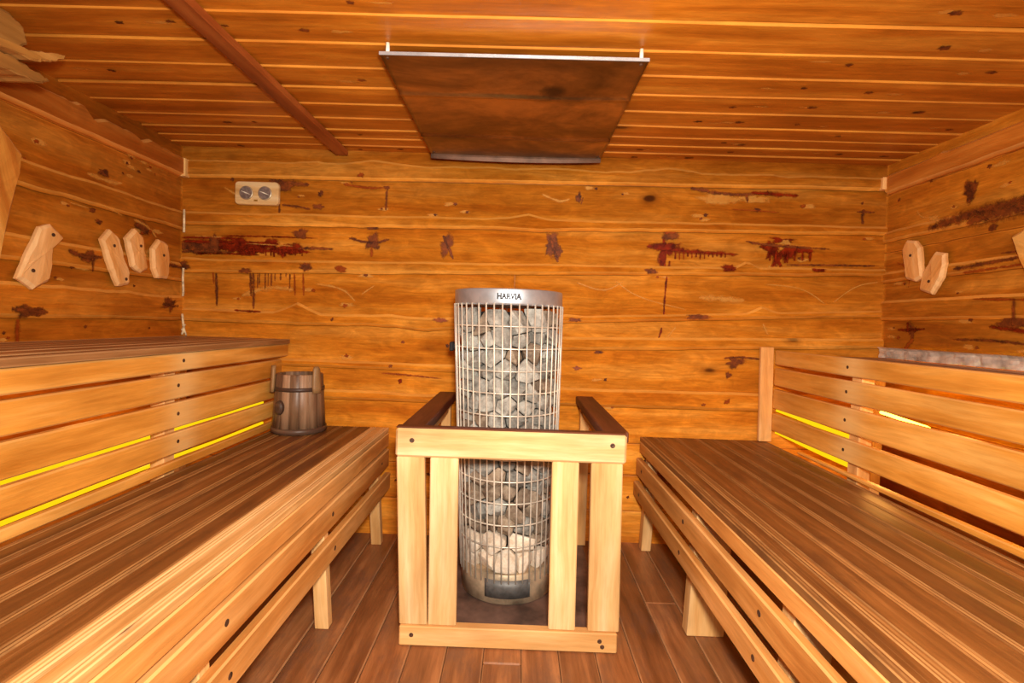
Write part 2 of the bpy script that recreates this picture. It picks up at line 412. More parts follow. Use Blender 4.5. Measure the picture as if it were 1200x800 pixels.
# ---- back wall (v = z, u = x, w toward the camera)
Wb = lambda u, v, w: (u, -w, v)
def build_back():
    mb = MB()
    U0, U1, US = XL - .02, XR + .04, -.03
    rt = lambda: random.uniform(.3, .7)
    s1t = lin(XL, 1.991, XR, 1.996, 1, .008, [(-.78, .2, .02), (-1.1, .12, .012), (.75, .2, .022)])
    s1b = lin(XL, 1.898, XR, 1.93, 2, .003)
    s2t = lin(XL, 1.714, XR, 1.742, 3, .003, [(.03, .12, .03), (-.1, .1, .008)]); s2b = lin(XL, 1.646, XR, 1.697, 4, .004, [(.1, .3, -.01)])
    s3t = lin(XL, 1.463, XR, 1.518, 5, .003, [(1.2, .07, .035), (-1.8, .1, .01)]); s3b = lin(XL, 1.389, XR, 1.482, 6, .003)
    one = lambda c: (lambda u: c)
    boards_on(mb, Wb, U0, U1, [
        ('w', one(2.08), lambda u: s1t(u) - .02, .32), ('s', s1t, s1b, .45), ('w', lambda u: s1b(u) + .02, lambda u: s2t(u) - .02, .42),
        ('s', s2t, s2b, .62), ('w', lambda u: s2b(u) + .02, lambda u: s3t(u) - .02, .5), ('s', s3t, s3b, .55)], 10)
    # left of the stove
    a4t = lin(XL, 1.2, -.3, 1.185, 11, .004, [(-1.19, .13, .055), (-.7, .1, .012), (-.25, .2, .02)]); a4b = lin(XL, 1.13, -.3, 1.13, 12, .006, [(-.5, .16, -.02)])
    a5t = lin(XL, .945, -.3, .937, 13, .003); a5b = lin(XL, .907, -.3, .9, 14, .003)
    a6t = lin(XL, .78, -.3, .786, 15, .006, [(-.5, .3, -.016)]); a6b = lin(XL, .735, -.3, .73, 16, .003)
    boards_on(mb, Wb, U0, US, [
        ('w', lambda u: s3b(u) + .02, lambda u: a4t(u) - .02, .6), ('s', a4t, a4b, .62), ('w', lambda u: a4b(u) + .02, lambda u: a5t(u) - .02, .56),
        ('s', a5t, a5b, .66), ('w', lambda u: a5b(u) + .02, lambda u: a6t(u) - .02, .58), ('s', a6t, a6b, .68),
        ('w', lambda u: a6b(u) + .02, one(.40), .66), ('w', one(.396), one(.205), .74), ('w', one(.2), one(-.01), .74)], 30)
    b4t = lin(.2, 1.215, XR, 1.300, 21, .003, [(1.29, .09, .035), (.25, .1, .01)]); b4b = lin(.2, 1.18, XR, 1.268, 22, .003)
    b5t = lin(.2, 1.105, XR, 1.15, 23, .002); b5b = lin(.2, 1.035, XR, 1.10, 24, .003)
    b6t = lin(.2, .834, XR, .84, 25, .002); b6b = lin(.2, .738, XR, .745, 26, .003)
    boards_on(mb, Wb, US + .002, U1, [
        ('w', lambda u: s3b(u) + .02, lambda u: b4t(u) - .02, .5), ('s', b4t, b4b, .62), ('w', lambda u: b4b(u) + .02, lambda u: b5t(u) - .02, .52),
        ('s', b5t, b5b, .64), ('w', lambda u: b5b(u) + .02, lambda u: b6t(u) - .02, .52), ('s', b6t, b6b, .6),
        ('w', lambda u: b6b(u) + .02, one(.545), .6), ('w', one(.54), one(.374), .66), ('w', one(.366), one(.175), .72), ('w', one(.171), one(-.01), .7)], 50)
    mb.poly([(U0, .006, -.02), (U1, .006, -.02), (U1, .006, 2.1), (U0, .006, 2.1)], tone=.1)
    # --- stains: on wide boards w ~ .0085, on strips w ~ .026
    B = lambda *a, **k: blob(mb, Wb, *a, **k)
    S = lambda pts, wd, **k: streak(mb, Wb, pts, wd, **k)
    # long red-brown resin patch at the left
    for i in range(10):
        u = -1.80 + i * .065
        B(u, 1.535 + random.uniform(-.018, .018), .065, .036, mat=1 if i < 3 else 0, w=.0085 + i * .0001)
    for (a, b, v, h) in ((-1.83, -1.5, 1.575, .012), (-1.83, -1.3, 1.555, .014), (-1.62, -1.08, 1.59, .007), (-1.5, -1.12, 1.515, .018), (-1.83, -1.55, 1.5, .016), (-1.2, -1.0, 1.535, .012), (-1.75, -1.4, 1.492, .009)):
        S([(a, v), ((a + b) / 2, v + .004), (b, v + .002)], h, mat=random.choice((0, 1, 0)), w=.0098)
    B(-1.185, 1.61, .05, .035, mat=1, w=.0104); B(-1.51, 1.555, .05, .035, mat=0, w=.0104); B(-1.65, 1.545, .035, .06, mat=1, w=.0106)
    for k in range(16):
        u = -1.47 + k * .02 + random.uniform(-.008, .008); S([(u, 1.53), (u + .004, 1.49 + random.uniform(-.012, .02))], random.uniform(.004, .009), mat=0, w=.0108)
    S([(-1.49, 1.553), (-1.3, 1.549), (-1.22, 1.546)], .004, mat=2, w=.0112); S([(-1.76, 1.585), (-1.6, 1.582)], .004, mat=2, w=.0112)
    # runs below it
    for (u, a, b, h) in ((-1.637, 1.395, 1.21, .011), (-1.655, 1.395, 1.33, .006), (-1.452, 1.40, 1.27, .01), (-1.437, 1.40, 1.2, .012), (-1.214, 1.405, 1.28, .009), (-1.167, 1.405, 1.28, .008)):
        S([(u, a), (u + .004, (a + b) / 2), (u + .006, b)], h, mat=3 if random.random() < .3 else 1)
    for k in range(9):
        u = -1.42 + k * .022 + random.uniform(-.01, .01); S([(u, 1.40), (u, 1.385 - random.random() * .08)], random.uniform(.004, .008), mat=1)
    B(-1.145, 1.435, .035, .03, mat=1, w=.026); B(-1.47, 1.405, .035, .018, mat=1, w=.026); B(-.96, 1.43, .04, .02, mat=3, w=.026); B(-1.82, 1.42, .05, .03, mat=1, w=.026)
    S([(-1.53, 1.195), (-1.45, 1.19), (-1.38, 1.19)], .008, mat=0, w=.026)
    # knots of the upper rows
    B(-.80, 1.585, .04, .06, mat=1); S([(-.93, 1.60), (-.8, 1.57), (-.7, 1.60)], .012, mat=1, w=.0092); B(-.8, 1.66, .045, .014, mat=1); S([(-.80, 1.56), (-.80, 1.50)], .012, mat=3, w=.0094)
    S([(-1.36, 1.89), (-1.24, 1.88), (-1.14, 1.875)], .022, mat=1); B(-1.27, 1.86, .05, .03, mat=1, w=.0092); S([(-1.29, 1.765), (-1.2, 1.757), (-1.13, 1.745)], .01, mat=1); S([(-1.3, 1.77), (-1.3, 1.72)], .01, mat=1, w=.0094)
    B(-1.09, 1.76, .035, .016, mat=1); B(-1.08, 1.83, .018, .016, mat=1); B(-1.555, 1.893, .012, .012, mat=1)
    S([(-.96, 1.885), (-.84, 1.865), (-.74, 1.87)], .01, mat=3); B(-.725, 1.87, .016, .016, mat=1); S([(-.725, 1.86), (-.728, 1.75)], .009, mat=1)
    B(-.86, 1.93, .02, .016, mat=3, w=.026)
    B(-.39, 1.575, .04, .06, mat=1, spiky=.5); S([(-.42, 1.63), (-.36, 1.5)], .01, mat=1, w=.0093); B(.16, 1.595, .045, .06, mat=1, spiky=.5); B(.20, 1.555, .03, .045, mat=1, w=.0091, spiky=.5); S([(.15, 1.64), (.2, 1.50)], .012, mat=1, w=.0093)
    B(.297, 1.845, .022, .03, mat=1); S([(.32, 1.85), (.31, 1.81)], .005, mat=1)
    # cross-shaped resin mark right of the stove
    B(.765, 1.585, .04, .10, mat=0, spiky=.6); B(.79, 1.66, .05, .03, mat=1, w=.009); S([(.66, 1.605), (.8, 1.585), (1.16, 1.572)], .02, mat=0, w=.0094); B(.76, 1.60, .085, .025, mat=0, w=.0097)
    for k in range(13): S([(.82 + k * .022, 1.578), (.82 + k * .022, 1.548 - random.random() * .02 + k * .0015)], .006, mat=0, w=.0099)
    for u in (.745, .765, .79): S([(u, 1.53), (u, 1.475)], .009, mat=0, w=.01)
    S([(.78, 1.452), (.774, 1.36), (.772, 1.235)], .008, mat=0); S([(.765, 1.175), (.755, 1.13), (.745, 1.10)], .008, mat=0)
    B(.69, 1.47, .045, .02, mat=1, w=.026); B(.78, 1.685, .05, .016, mat=3, w=.0092)
    # red mark further right
    for (u, v, a, b) in ((1.33, 1.60, .05, .05), (1.37, 1.655, .07, .018), (1.42, 1.60, .05, .06), (1.36, 1.55, .03, .06), (1.5, 1.605, .06, .022), (1.30, 1.62, .035, .02)):
        B(u, v, a, b, mat=0, spiky=.6, w=.0085 + random.random() * .001)
    S([(1.18, 1.645), (1.3, 1.625), (1.64, 1.615)], .011, mat=1, w=.0099)
    for u in (1.32, 1.35, 1.40, 1.41, 1.45, 1.49, 1.53): S([(u, 1.6), (u, 1.52 + random.random() * .03)], .011, mat=0, w=.0101)
    B(1.40, 1.645, .03, .016, mat=2, w=.0103)
    # upper torn patch
    S([(.88, 1.915), (.98, 1.90), (1.05, 1.885)], .016, mat=1); S([(1.0, 1.90), (1.1, 1.885), (1.2, 1.89), (1.3, 1.90)], .013, mat=1, w=.0092); S([(1.2, 1.90), (1.32, 1.895), (1.46, 1.89)], .018, mat=0, w=.0094); S([(1.18, 1.885), (1.19, 1.845)], .01, mat=1, w=.0094)
    B(1.05, 1.862, .13, .03, mat=2, w=.0088); B(1.22, 1.866, .1, .025, mat=2, w=.0089); B(1.24, 1.81, .02, .012, mat=1); S([(1.1, 1.81), (1.25, 1.805), (1.36, 1.80)], .006, mat=3)
    S([(1.80, 1.83), (1.79, 1.79), (1.8, 1.75)], .013, mat=1); S([(1.76, 1.815), (1.86, 1.815)], .007, mat=1, w=.0092); B(1.79, 1.86, .01, .008, mat=1)
    B(1.1, 1.50, .05, .022, mat=0, w=.026); B(1.57, 1.50, .045, .014, mat=0, w=.026); S([(1.4, 1.525), (1.6, 1.53), (1.9, 1.535)], .008, mat=1)
    B(.95, 1.235, .07, .018, mat=1, w=.026); B(.3, 1.2, .04, .014, mat=1, w=.026); B(.43, 1.03, .03, .012, mat=1)
    # lower right: chipped mark with a knot
    B(1.16, 1.0, .055, .03, mat=1, spiky=.6); S([(1.1, 1.02), (1.2, 1.03), (1.3, 1.02)], .01, mat=1, w=.0092); B(1.13, .93, .02, .018, mat=1); B(.32, .94, .025, .014, mat=3); B(1.12, .79, .022, .018, mat=3, w=.026)
    # lower left
    B(-.63, .84, .016, .014, mat=0); S([(-.74, .88), (-.6, .875), (-.4, .86)], .007, mat=3); B(-.42, 1.175, .05, .016, mat=3, w=.026)
    for (u, v) in ((-.62, 1.05), (-.38, 1.04), (.6, .60), (-1.0, 1.16), (1.0, .77), (-.68, .92), (.62, .25), (.55, .1), (-.64, .3), (.7, .45)):
        B(u, v, .012, .01, mat=1, w=.0088 if v not in (1.16, .77, .92) else .026)
    # pale chisel scars, the wavy pale strokes of the hand-planed boards
    for (pts, h) in (([(-1.6, 1.85), (-1.52, 1.80), (-1.48, 1.83)], .012), ([(-1.1, 1.35), (-.95, 1.33), (-.88, 1.26)], .009), ([(.3, 1.40), (.45, 1.35), (.55, 1.41)], .006), ([(.5, 1.42), (.62, 1.33), (.9, 1.27)], .006),
                     ([(1.3, 1.42), (1.5, 1.41), (1.63, 1.32)], .006), ([(1.66, 1.33), (1.78, 1.43), (1.9, 1.45)], .006), ([(.84, 1.18), (.78, 1.1)], .01), ([(-.85, 1.3), (-.78, 1.35)], .008), ([(-1.5, 1.27), (-1.35, 1.33), (-1.2, 1.31)], .02),
                     ([(.1, 1.86), (.2, 1.82), (.25, 1.84)], .01), ([(.95, 1.34), (1.2, 1.33)], .02), ([(1.3, 1.21), (1.33, 1.15)], .012)):
        S(pts, h, mat=2)
    for (u, v, a, b) in () and ((-1.02, 1.26, .09, .03), (-.5, 1.33, .12, .03), (.35, 1.3, .08, .05), (1.1, 1.4, .1, .02), (-.45, 1.02, .04, .06), (.5, 1.15, .05, .03), (-.5, .64, .09, .04), (1.0, .67, .14, .03)):
        B(u, v, a, b, mat=2, w=.0078)
    for _ in range(46):
        u, v = random.uniform(XL + .05, XR - .05), random.uniform(.05, 1.98); q = random.uniform(.005, .012)
        B(u, v, q * 1.3, q, mat=random.choice((1, 3)), w=.0088); B(u + random.uniform(-.05, .05), v + random.uniform(-.01, .01), q * 4, q * 1.2, mat=2, w=.0086)  # the long pale fleck paints grain sheen by each knot
    o = mb.build('wall_back', [M_wall] + SM)
    # shift stain material slots by one
    me = o.data
    for p in me.polygons:
        pass
    return o
_face = MB.face
wall_back = None
def with_stain_slots(fn):
    """stain faces are emitted with material 0..3 by blob/streak; move them after the wood slot"""
    global blob, streak
    b0, s0 = blob, streak
    def b1(mb, W, *a, **k): k['mat'] = k.get('mat', 0) + 1; return b0(mb, W, *a, **k)
    def s1(mb, W, *a, **k): k['mat'] = k.get('mat', 0) + 1; return s0(mb, W, *a, **k)
    blob, streak = b1, s1
    r = fn()
    blob, streak = b0, s0
    return r
tag(with_stain_slots(build_back), 'back wall of amber live-edge boards with dark red resin stains', 'wall', kind='structure')

# ---- side walls
Wl = lambda u, v, w: (XL + w, u, v)
def build_left():
    mb = MB(); U0, U1 = YF, 0.0
    L = lambda z, s, amp=.004, pk=(): lin(U0, z, U1, z, s, amp, pk)
    a1, a2 = L(1.712, 101, .006), L(1.615, 102, .006)
    b1, b2 = L(1.437, 103), L(1.342, 104)
    c1, c2 = L(1.262, 105, .007), L(1.135, 106, .003)
    one = lambda c: (lambda u: c)
    boards_on(mb, Wl, U0, U1, [('w', one(2.08), L(1.89, 108), .25), ('w', L(1.888, 108), lambda u: a1(u) - .015, .4), ('s', a1, a2, .45), ('w', lambda u: a2(u) + .015, lambda u: b1(u) - .015, .4),
        ('s', b1, b2, .5), ('w', lambda u: b2(u) + .015, lambda u: c1(u) - .015, .4), ('s', c1, c2, .55), ('w', lambda u: c2(u) + .015, one(.95), .55), ('w', one(.945), one(.72), .5), ('w', one(.715), one(.5), .5), ('w', one(.495), one(.25), .5), ('w', one(.245), one(-.01), .5)], 110, .003, .016)
    mb.poly([(XL - .006, U0, -.02), (XL - .006, U1 + .02, -.02), (XL - .006, U1 + .02, 2.1), (XL - .006, U0, 2.1)][::-1], tone=.1)
    B = lambda *a, **k: blob(mb, Wl, *a, **k); S = lambda pts, wd, **k: streak(mb, Wl, pts, wd, **k)
    B(-.535, 1.768, .035, .022, mat=1, w=.0075); B(-.589, 1.592, .02, .014, mat=1, w=.0075); B(-.556, 1.552, .02, .016, mat=1, w=.0075)
    B(-.62, 1.39, .05, .03, mat=1, w=.02); S([(-.72, 1.405), (-.63, 1.385), (-.55, 1.40)], .016, mat=1, w=.0203); S([(-.6, 1.39), (-.6, 1.33)], .01, mat=1, w=.0205)
    B(-.12, 1.205, .06, .05, mat=1, w=.02, spiky=.6); S([(-.18, 1.21), (-.05, 1.205)], .012, mat=1, w=.0203)
    B(-.885, 1.155, .06, .03, mat=1, w=.02); S([(-.95, 1.165), (-.8, 1.155)], .016, mat=1, w=.0202); S([(-.91, 1.13), (-.912, 1.04)], .014, mat=3, w=.0075)
    S([(-.56, 1.62), (-.5, 1.617), (-.44, 1.60)], .007, mat=2, w=.0205); S([(-.36, 1.6), (-.27, 1.59), (-.2, 1.54)], .01, mat=2, w=.0075); B(-.3, 1.57, .06, .04, mat=1, w=.007, spiky=.1)
    S([(-.7, 1.60), (-.6, 1.597)], .005, mat=2, w=.0075); S([(-.16, 1.42), (-.02, 1.41)], .012, mat=1, w=.02)
    for (u, v) in ((-.25, 1.09), (-.62, 1.1), (-.35, 1.29), (-.96, 1.08)): B(u, v, .01, .008, mat=1, w=.0075)
    S([(-.62, 1.74), (-.5, 1.735), (-.42, 1.75)], .015, mat=2, w=.007)
    for _ in range(34):
        u, v = random.uniform(-1.3, -.05), random.uniform(1.06, 1.95); q = random.uniform(.005, .011)
        B(u, v, q * 1.3, q, mat=random.choice((1, 3)), w=.0076); B(u + random.uniform(-.05, .05), v + random.uniform(-.01, .01), q * 4, q * 1.2, mat=2, w=.0074)  # second blob paints the wood's sheen next to the knot
    return mb.build('wall_left', [M_side] + SM)
tag(with_stain_slots(build_left), 'left wall of amber live-edge boards carrying four pale wooden plaques', 'wall', kind='structure')

Wr = lambda u, v, w: (xr_at(v) - w, u, v)
def build_right():
    mb = MB(); U0, U1 = YF, 0.0
    L = lambda z, s, amp=.004, pk=(): lin(U0, z, U1, z, s, amp, pk)
    one = lambda c: (lambda u: c)
    a1, a2 = L(1.71, 201, .006), L(1.655, 202, .006)
    b1, b2 = L(1.50, 203), L(1.445, 204)
    c1, c2 = L(1.35, 205, .005), L(1.25, 206, .003)
    boards_on(mb, Wr, U0, U1, [('w', one(2.08), L(1.905, 207), .4), ('w', L(1.902, 207), lambda u: a1(u) - .015, .5), ('s', a1, a2, .5), ('w', lambda u: a2(u) + .015, L(1.605, 208), .45), ('w', L(1.601, 208), lambda u: b1(u) - .015, .5),
        ('s', b1, b2, .62), ('w', lambda u: b2(u) + .015, lambda u: c1(u) - .015, .5), ('s', c1, c2, .6), ('w', lambda u: c2(u) + .015, one(1.0), .62), ('w', one(.995), one(.75), .5), ('w', one(.745), one(.5), .5), ('w', one(.495), one(.25), .5), ('w', one(.245), one(-.01), .5)], 210, .003, .016)
    ex = .006
    mb.poly([(xr_at(-.02) + ex, U0, -.02), (xr_at(-.02) + ex, U1 + .02, -.02), (xr_at(2.1) + ex, U1 + .02, 2.1), (xr_at(2.1) + ex, U0, 2.1)], tone=.1)
    B = lambda *a, **k: blob(mb, Wr, *a, **k); S = lambda pts, wd, **k: streak(mb, Wr, pts, wd, **k)
    B(-.51, 1.792, .035, .055, mat=1, w=.0075, spiky=.5); B(-.53, 1.815, .025, .03, mat=1, w=.0078)
    S([(-.3, 1.675), (-.6, 1.70), (-1.3, 1.72)], .03, mat=1, w=.0205); S([(-.5, 1.66), (-.75, 1.68), (-1.3, 1.66)], .045, mat=1, w=.0208)
    for k in range(22):
        u = -.5 - random.random() * .7; S([(u, 1.70 + random.uniform(-.03, .02)), (u - .08, 1.655 + random.uniform(-.03, .02))], .004, mat=1, w=.0212)
    B(-.625, 1.622, .025, .016, mat=1, w=.0075); B(-.16, 1.575, .03, .012, mat=1, w=.0075)
    S([(-.45, 1.47), (-.6, 1.478), (-.76, 1.485)], .013, mat=1, w=.0205); S([(-.5, 1.45), (-.8, 1.457)], .009, mat=3, w=.0205); S([(-.66, 1.512), (-.8, 1.51)], .008, mat=1, w=.0075)
    B(-.215, 1.19, .03, .055, mat=1, w=.0075, spiky=.6); S([(-.12, 1.2), (-.22, 1.2), (-.3, 1.205)], .013, mat=0, w=.0079); S([(-.23, 1.16), (-.17, 1.10)], .02, mat=3, w=.0077); S([(-.19, 1.24), (-.19, 1.19)], .014, mat=0, w=.0081)
    B(-.72, 1.235, .08, .028, mat=1, w=.0077); S([(-.62, 1.22), (-.78, 1.2), (-.95, 1.19)], .014, mat=0, w=.0079); S([(-.45, 1.16), (-.65, 1.165), (-.9, 1.14)], .008, mat=1, w=.0079); S([(-.74, 1.33), (-.74, 1.22)], .014, mat=1, w=.0205); S([(-.55, 1.335), (-.8, 1.32)], .008, mat=3, w=.0205)
    for (u, v) in ((-.1, 1.86), (-.3, 1.9), (-.62, 1.94)): B(u, v, .012, .01, mat=1, w=.0075)
    S([(-.22, 1.78), (-.25, 1.735), (-.36, 1.725)], .006, mat=2, w=.0078); B(-.34, 1.715, .03, .012, mat=2, w=.0205)
    S([(-.12, 1.54), (-.22, 1.50), (-.2, 1.40)], .006, mat=3, w=.021)
    for _ in range(34):
        u, v = random.uniform(-1.3, -.05), random.uniform(1.06, 1.95); q = random.uniform(.005, .011)
        B(u, v, q * 1.3, q, mat=random.choice((1, 3)), w=.0076); B(u + random.uniform(-.05, .05), v + random.uniform(-.01, .01), q * 4, q * 1.2, mat=2, w=.0074)  # knot, then a pale fleck with the grain's sheen painted in
    return mb.build('wall_right', [M_side] + SM)
tag(with_stain_slots(build_right), 'right wall of amber boards with a dark bark streak and pale plaques', 'wall', kind='structure')

# ---- ceiling: lapped boards running left-right
def build_ceiling():
    mb = MB()
    ys = [0.0, -.098, -.205, -.317, -.452, -.602, -.753, -.905, -1.066, -1.225]
    while ys[-1] > YF: ys.append(ys[-1] - .158)
    x0, x1 = XL - .02, XR + .05
    for i, (a, b) in enumerate(zip(ys, ys[1:])):
        o = rs(); tone = random.uniform(.38, .62); n = 60
        rows = []
        sl = .011 * noise.noise((i * 3.7, 1, 2))
        for k in range(n + 1):
            x = x0 + (x1 - x0) * k / n
            d = .002 * noise.noise((x * 2, i, 5)); sk = sl * x
            pr = [(a - .0015, ZC + .008, 0), (a - .0018, ZC + .001, 0), (b + .005, ZC - .004, 0), (b + .005, ZC - .004, .3), (b + .0015, ZC - .001, .45), (b + .001, ZC + .010, .0)]
            rows.append([mb.vert((x, y + sk * (0 if y > -.001 else 1), z + d), (x + o[0], y + o[1], o[2]), tone, w) for (y, z, w) in pr])
        for A, B_ in zip(rows, rows[1:]):
            for k in range(5): mb.face((A[k], A[k + 1], B_[k + 1], B_[k]), 0)
        # a few small knots; pale flecks beside them paint the grain's sheen
        if b > -1.9:
            yp = lambda x, v: ZC - .005 * (a - v) / (a - b)
            Wc = lambda u, v, w, i=i, sl=sl: (u, v + sl * u, ZC + .001 - .005 * max(0, (a - v)) / (a - b) - w - .0012)
            for _ in range(5):
                u = random.uniform(XL + .1, XR - .1); v = interp(a, b, random.uniform(.3, .7)); q = random.uniform(.008, .016)
                if not (-.5 < u < .42 and v > -1.12): blob(mb, Wc, u, v, q * 1.6, q, w=.0012, mat=1)
                u += random.uniform(-.15, .15); blob(mb, Wc, u, v + random.uniform(-.02, .02), random.uniform(.02, .05), q * .8, w=.0010, mat=2)
    mb.poly([(x0, .02, ZC + .014), (x0, YF, ZC + .014), (x1, YF, ZC + .014), (x1, .02, ZC + .014)], tone=.1)
    return mb.build('ceiling', [M_ceil] + SM)
tag(with_stain_slots(build_ceiling), 'orange-brown lapped board ceiling with knots', 'ceiling', kind='structure')

# ---- floor: boards running toward the back wall
def build_floor():
    mb = MB()
    x = XL - .02 + .02
    edges = [-1.8122 + i * .1327 for i in range(-1, 30)]
    for i, (a, b) in enumerate(zip(edges, edges[1:])):
        a2, b2 = max(a, XL - .05), min(b, XR + .08)
        if b2 - a2 < .01: continue
        cuts = [YF] + sorted(random.uniform(-2.4, -.5) for _ in range(random.choice((0, 1, 1)))) + [.02]
        for c, d in zip(cuts, cuts[1:]):
            board(mb, (a2 + .0012, b2 - .0012), (c + .001, d - .001), (-.03, 0), 1, .0045, random.uniform(.25, .8), bwear=.85)
    mb.poly([(XL - .05, YF, -.012), (XR + .08, YF, -.012), (XR + .08, .02, -.012), (XL - .05, .02, -.012)], tone=.0)
    return mb.build('floor', M_floor)
tag(build_floor(), 'worn dark brown plank floor', 'floor', kind='structure')

# ---- trims
def live_trim(name, W, u0, u1, bot, top, w, mat, label):
    mb = MB(); strip_board(mb, W, u0, u1, bot, top, w, .5, .012, 3, .02, wear_edge=.7)
    return tag(mb.build(name, mat), label, 'trim', kind='structure')
live_trim('trim_1', Wl, YF, -.032, lin(YF, 1.893, 0, 1.893, 300, .003), lin(YF, 2.003, 0, 1.992, 301, .012, [(-.66, .05, .02), (-.6, .06, -.03), (-.33, .05, -.02), (-.26, .1, .01)]), .034, M_trim, 'live-edge trim board along the top of the left wall')
live_trim('trim_2', Wr, YF, -.03, lin(YF, 1.91, 0, 1.905, 302, .006), lin(YF, 2.01, 0, 2.005, 303, .004, [(-.37, .05, .01)]), .03, M_trim, 'trim board along the top of the right wall')
mb = MB(); board(mb, (-1.0, -.935), (YF, -.03), (ZC - .034, ZC - .006), 1, .003, .5, bwear=.2, skew=lambda c: c + Vector((-.0 + .012 * (c.y + .6), 0, 0)))
tag(mb.build('trim_3', M_batten), 'dark batten nailed across the ceiling boards, left of the metal sheet', 'batten', kind='structure')
mb = MB(); board(mb, (XL + .008, XL + .042), (-.045, -.006), (1.893, 1.988), 2, .003, .6)
tag(mb.build('trim_4', M_lightstrip), 'small pale corner block at the left end of the back wall', 'trim', kind='structure')
mb = MB(); board(mb, (xr_at(1.96) - .048, xr_at(1.96) - .008), (-.04, -.006), (1.928, 1.992), 2, .003, .7)
tag(mb.build('trim_5', M_plaque), 'small pale corner block at the right end of the back wall', 'trim', kind='structure')
mb = MB()
for (pts, r) in (([(XL + .028, -.028, 1.72), (XL + .03, -.03, 1.66), (XL + .028, -.028, 1.60)], .006), ([(XL + .028, -.03, 1.41), (XL + .024, -.028, 1.36), (XL + .03, -.032, 1.28), (XL + .026, -.03, 1.26)], .006),
                 ([(XL + .024, -.03, 1.165), (XL + .03, -.032, 1.12), (XL + .036, -.034, 1.085), (XL + .03, -.04, 1.055)], .006), ([(XL + .04, -.03, 1.11), (XL + .03, -.04, 1.08), (XL + .045, -.03, 1.06)], .005), ([(XL + .03, -.03, 1.10), (XL + .05, -.035, 1.05)], .004)):
    tube(mb, pts, r, 6)
tag(mb.build('trim_6', M_fiber), 'whitish caulking fibre poking out of the left back corner', 'trim', kind='structure')

# ------------------------------------------------------------------ benches
def screw(parent, co, axis, r=.006):
    mb = MB(); n = 10
    A = Vector(axis).normalized(); up = Vector((0, 0, 1)) if abs(A.z) < .9 else Vector((1, 0, 0))
    s_ = A.cross(up).normalized(); u = s_.cross(A); co = Vector(co)
    rings = []
    for (rr, h) in ((r, -.001), (r, .0012), (r * .7, .002), (r * .25, .0012)):
        rings.append([mb.vert(co + A * h + (s_ * math.cos(k * 2 * PI / n) + u * math.sin(k * 2 * PI / n)) * rr) for k in range(n)])
    for a, b in zip(rings, rings[1:]):
        for k in range(n): mb.face((a[k], a[(k + 1) % n], b[(k + 1) % n], b[k]))
    mb.face(rings[-1])
    return mb.build('screw', M_screw, parent)

HS = .587
def seat_boards(mb, edges, y0, y1, z1, th, frontfirst_mat=1, tones=None):
    sg = 1 if edges[1] > edges[0] else -1
    for i, (a, b) in enumerate(zip(edges, edges[1:])):
        t = random.uniform(.25, .75); m = frontfirst_mat if i == 0 else 0
        # a wide flat board with two narrow worn beads along its inner edge
        cuts = [(a, b - sg * .020), (b - sg * .0195, b - sg * .011), (b - sg * .0105, b - sg * .001)]
        if i == 0: cuts = [(a, a + sg * .012), (a + sg * .0125, a + sg * .022), (a + sg * .0225, b - sg * .034), (b - sg * .0335, b - sg * .024), (b - sg * .0235, b - sg * .013), (b - sg * .0125, b - sg * .001)]
        for j, (p, q) in enumerate(cuts):
            w_ = abs(q - p)
            board(mb, (min(p, q), max(p, q)), (y0, y1), (z1 - th, z1 - random.uniform(0, .0012)), 1, .0035 if w_ > .03 else .0028, t + random.uniform(-.1, .1), bwear=random.uniform(.15, .7), wear=0 if w_ > .03 else random.uniform(0, .2), mat=m)
def long_board(mb, x, y, z, wearfn, bev=.005, tone=.5, n=70):
    """board along y whose wear (bleaching) changes along its length"""
    o = rs(); b = bev
    prof = [(x[0], z[0] + b), (x[0] + b, z[0]), (x[1] - b, z[0]), (x[1], z[0] + b), (x[1], z[1] - b), (x[1] - b, z[1]), (x[0] + b, z[1]), (x[0], z[1] - b)]
    N = len(prof); rows = []
    for i in range(n + 1):
        yy = interp(y[0], y[1], i / n)
        rows.append([(px, yy, pz) for px, pz in prof])
    for i in range(n):
        for k in range(N):
            q = (k + 1) % N
            cs = [rows[i][k], rows[i][q], rows[i + 1][q], rows[i + 1][k]]
            ids = [mb.vert(c, (c[1] + o[0], c[0] + o[1], c[2] + o[2]), tone, wearfn(c[1]) + (.3 if k % 2 == 0 else 0)) for c in cs]
            mb.face(ids)
    for r, rev in ((rows[0], 0), (rows[-1], 1)):
        mb.face([mb.vert(c, (c[1] + o[0], c[0] + o[1], c[2] + o[2]), tone, 0) for c in (reversed(r) if rev else r)])
def bleach(*ys):
    return lambda y: min(.9, sum(.85 * math.exp(-((y - c) / .085) ** 2) for c in ys))
Y0B = -2.62
# left lower bench
bl = thing('sauna_bench', (-.97, -1.3, 0), 'low left plank bench with worn brown seat, holding the wooden bucket', 'bench')
mb = MB(); seat_boards(mb, [-.684, -.785, -.87, -.95, -1.03, -1.11, -1.18, -1.247], Y0B, -.012, HS, .026)
mb.build('seat', [M_seat, M_seatedge], bl)
def leanx(z0, k): return lambda c: c + Vector(((z0 - c.z) * k, 0, 0))
mb = MB(); board(mb, (-.712, -.682), (Y0B, -.014), (.487, HS - .0275), 1, .004, .55, bwear=.6); mb.build('fascia', M_rail, bl)
mb = MB(); board(mb, (-.708, -.678), (Y0B, -.018), (.378, .474), 1, .005, .5, bwear=.6)
r2 = mb.build('front_rail', M_rail, bl)
mb = MB(); board(mb, (-.70, -.668), (Y0B, -.018), (.258, .345), 1, .005, .42, bwear=.5)
r3 = mb.build('front_rail', M_rail, bl)
for y in (-.85, -1.55):
    screw(r2, (-.678, y, .43), (1, 0, 0), .009); screw(r3, (-.668, y, .30), (1, 0, 0), .009)
screw(r2, (-.678, -.16, .43), (1, 0, 0), .007)
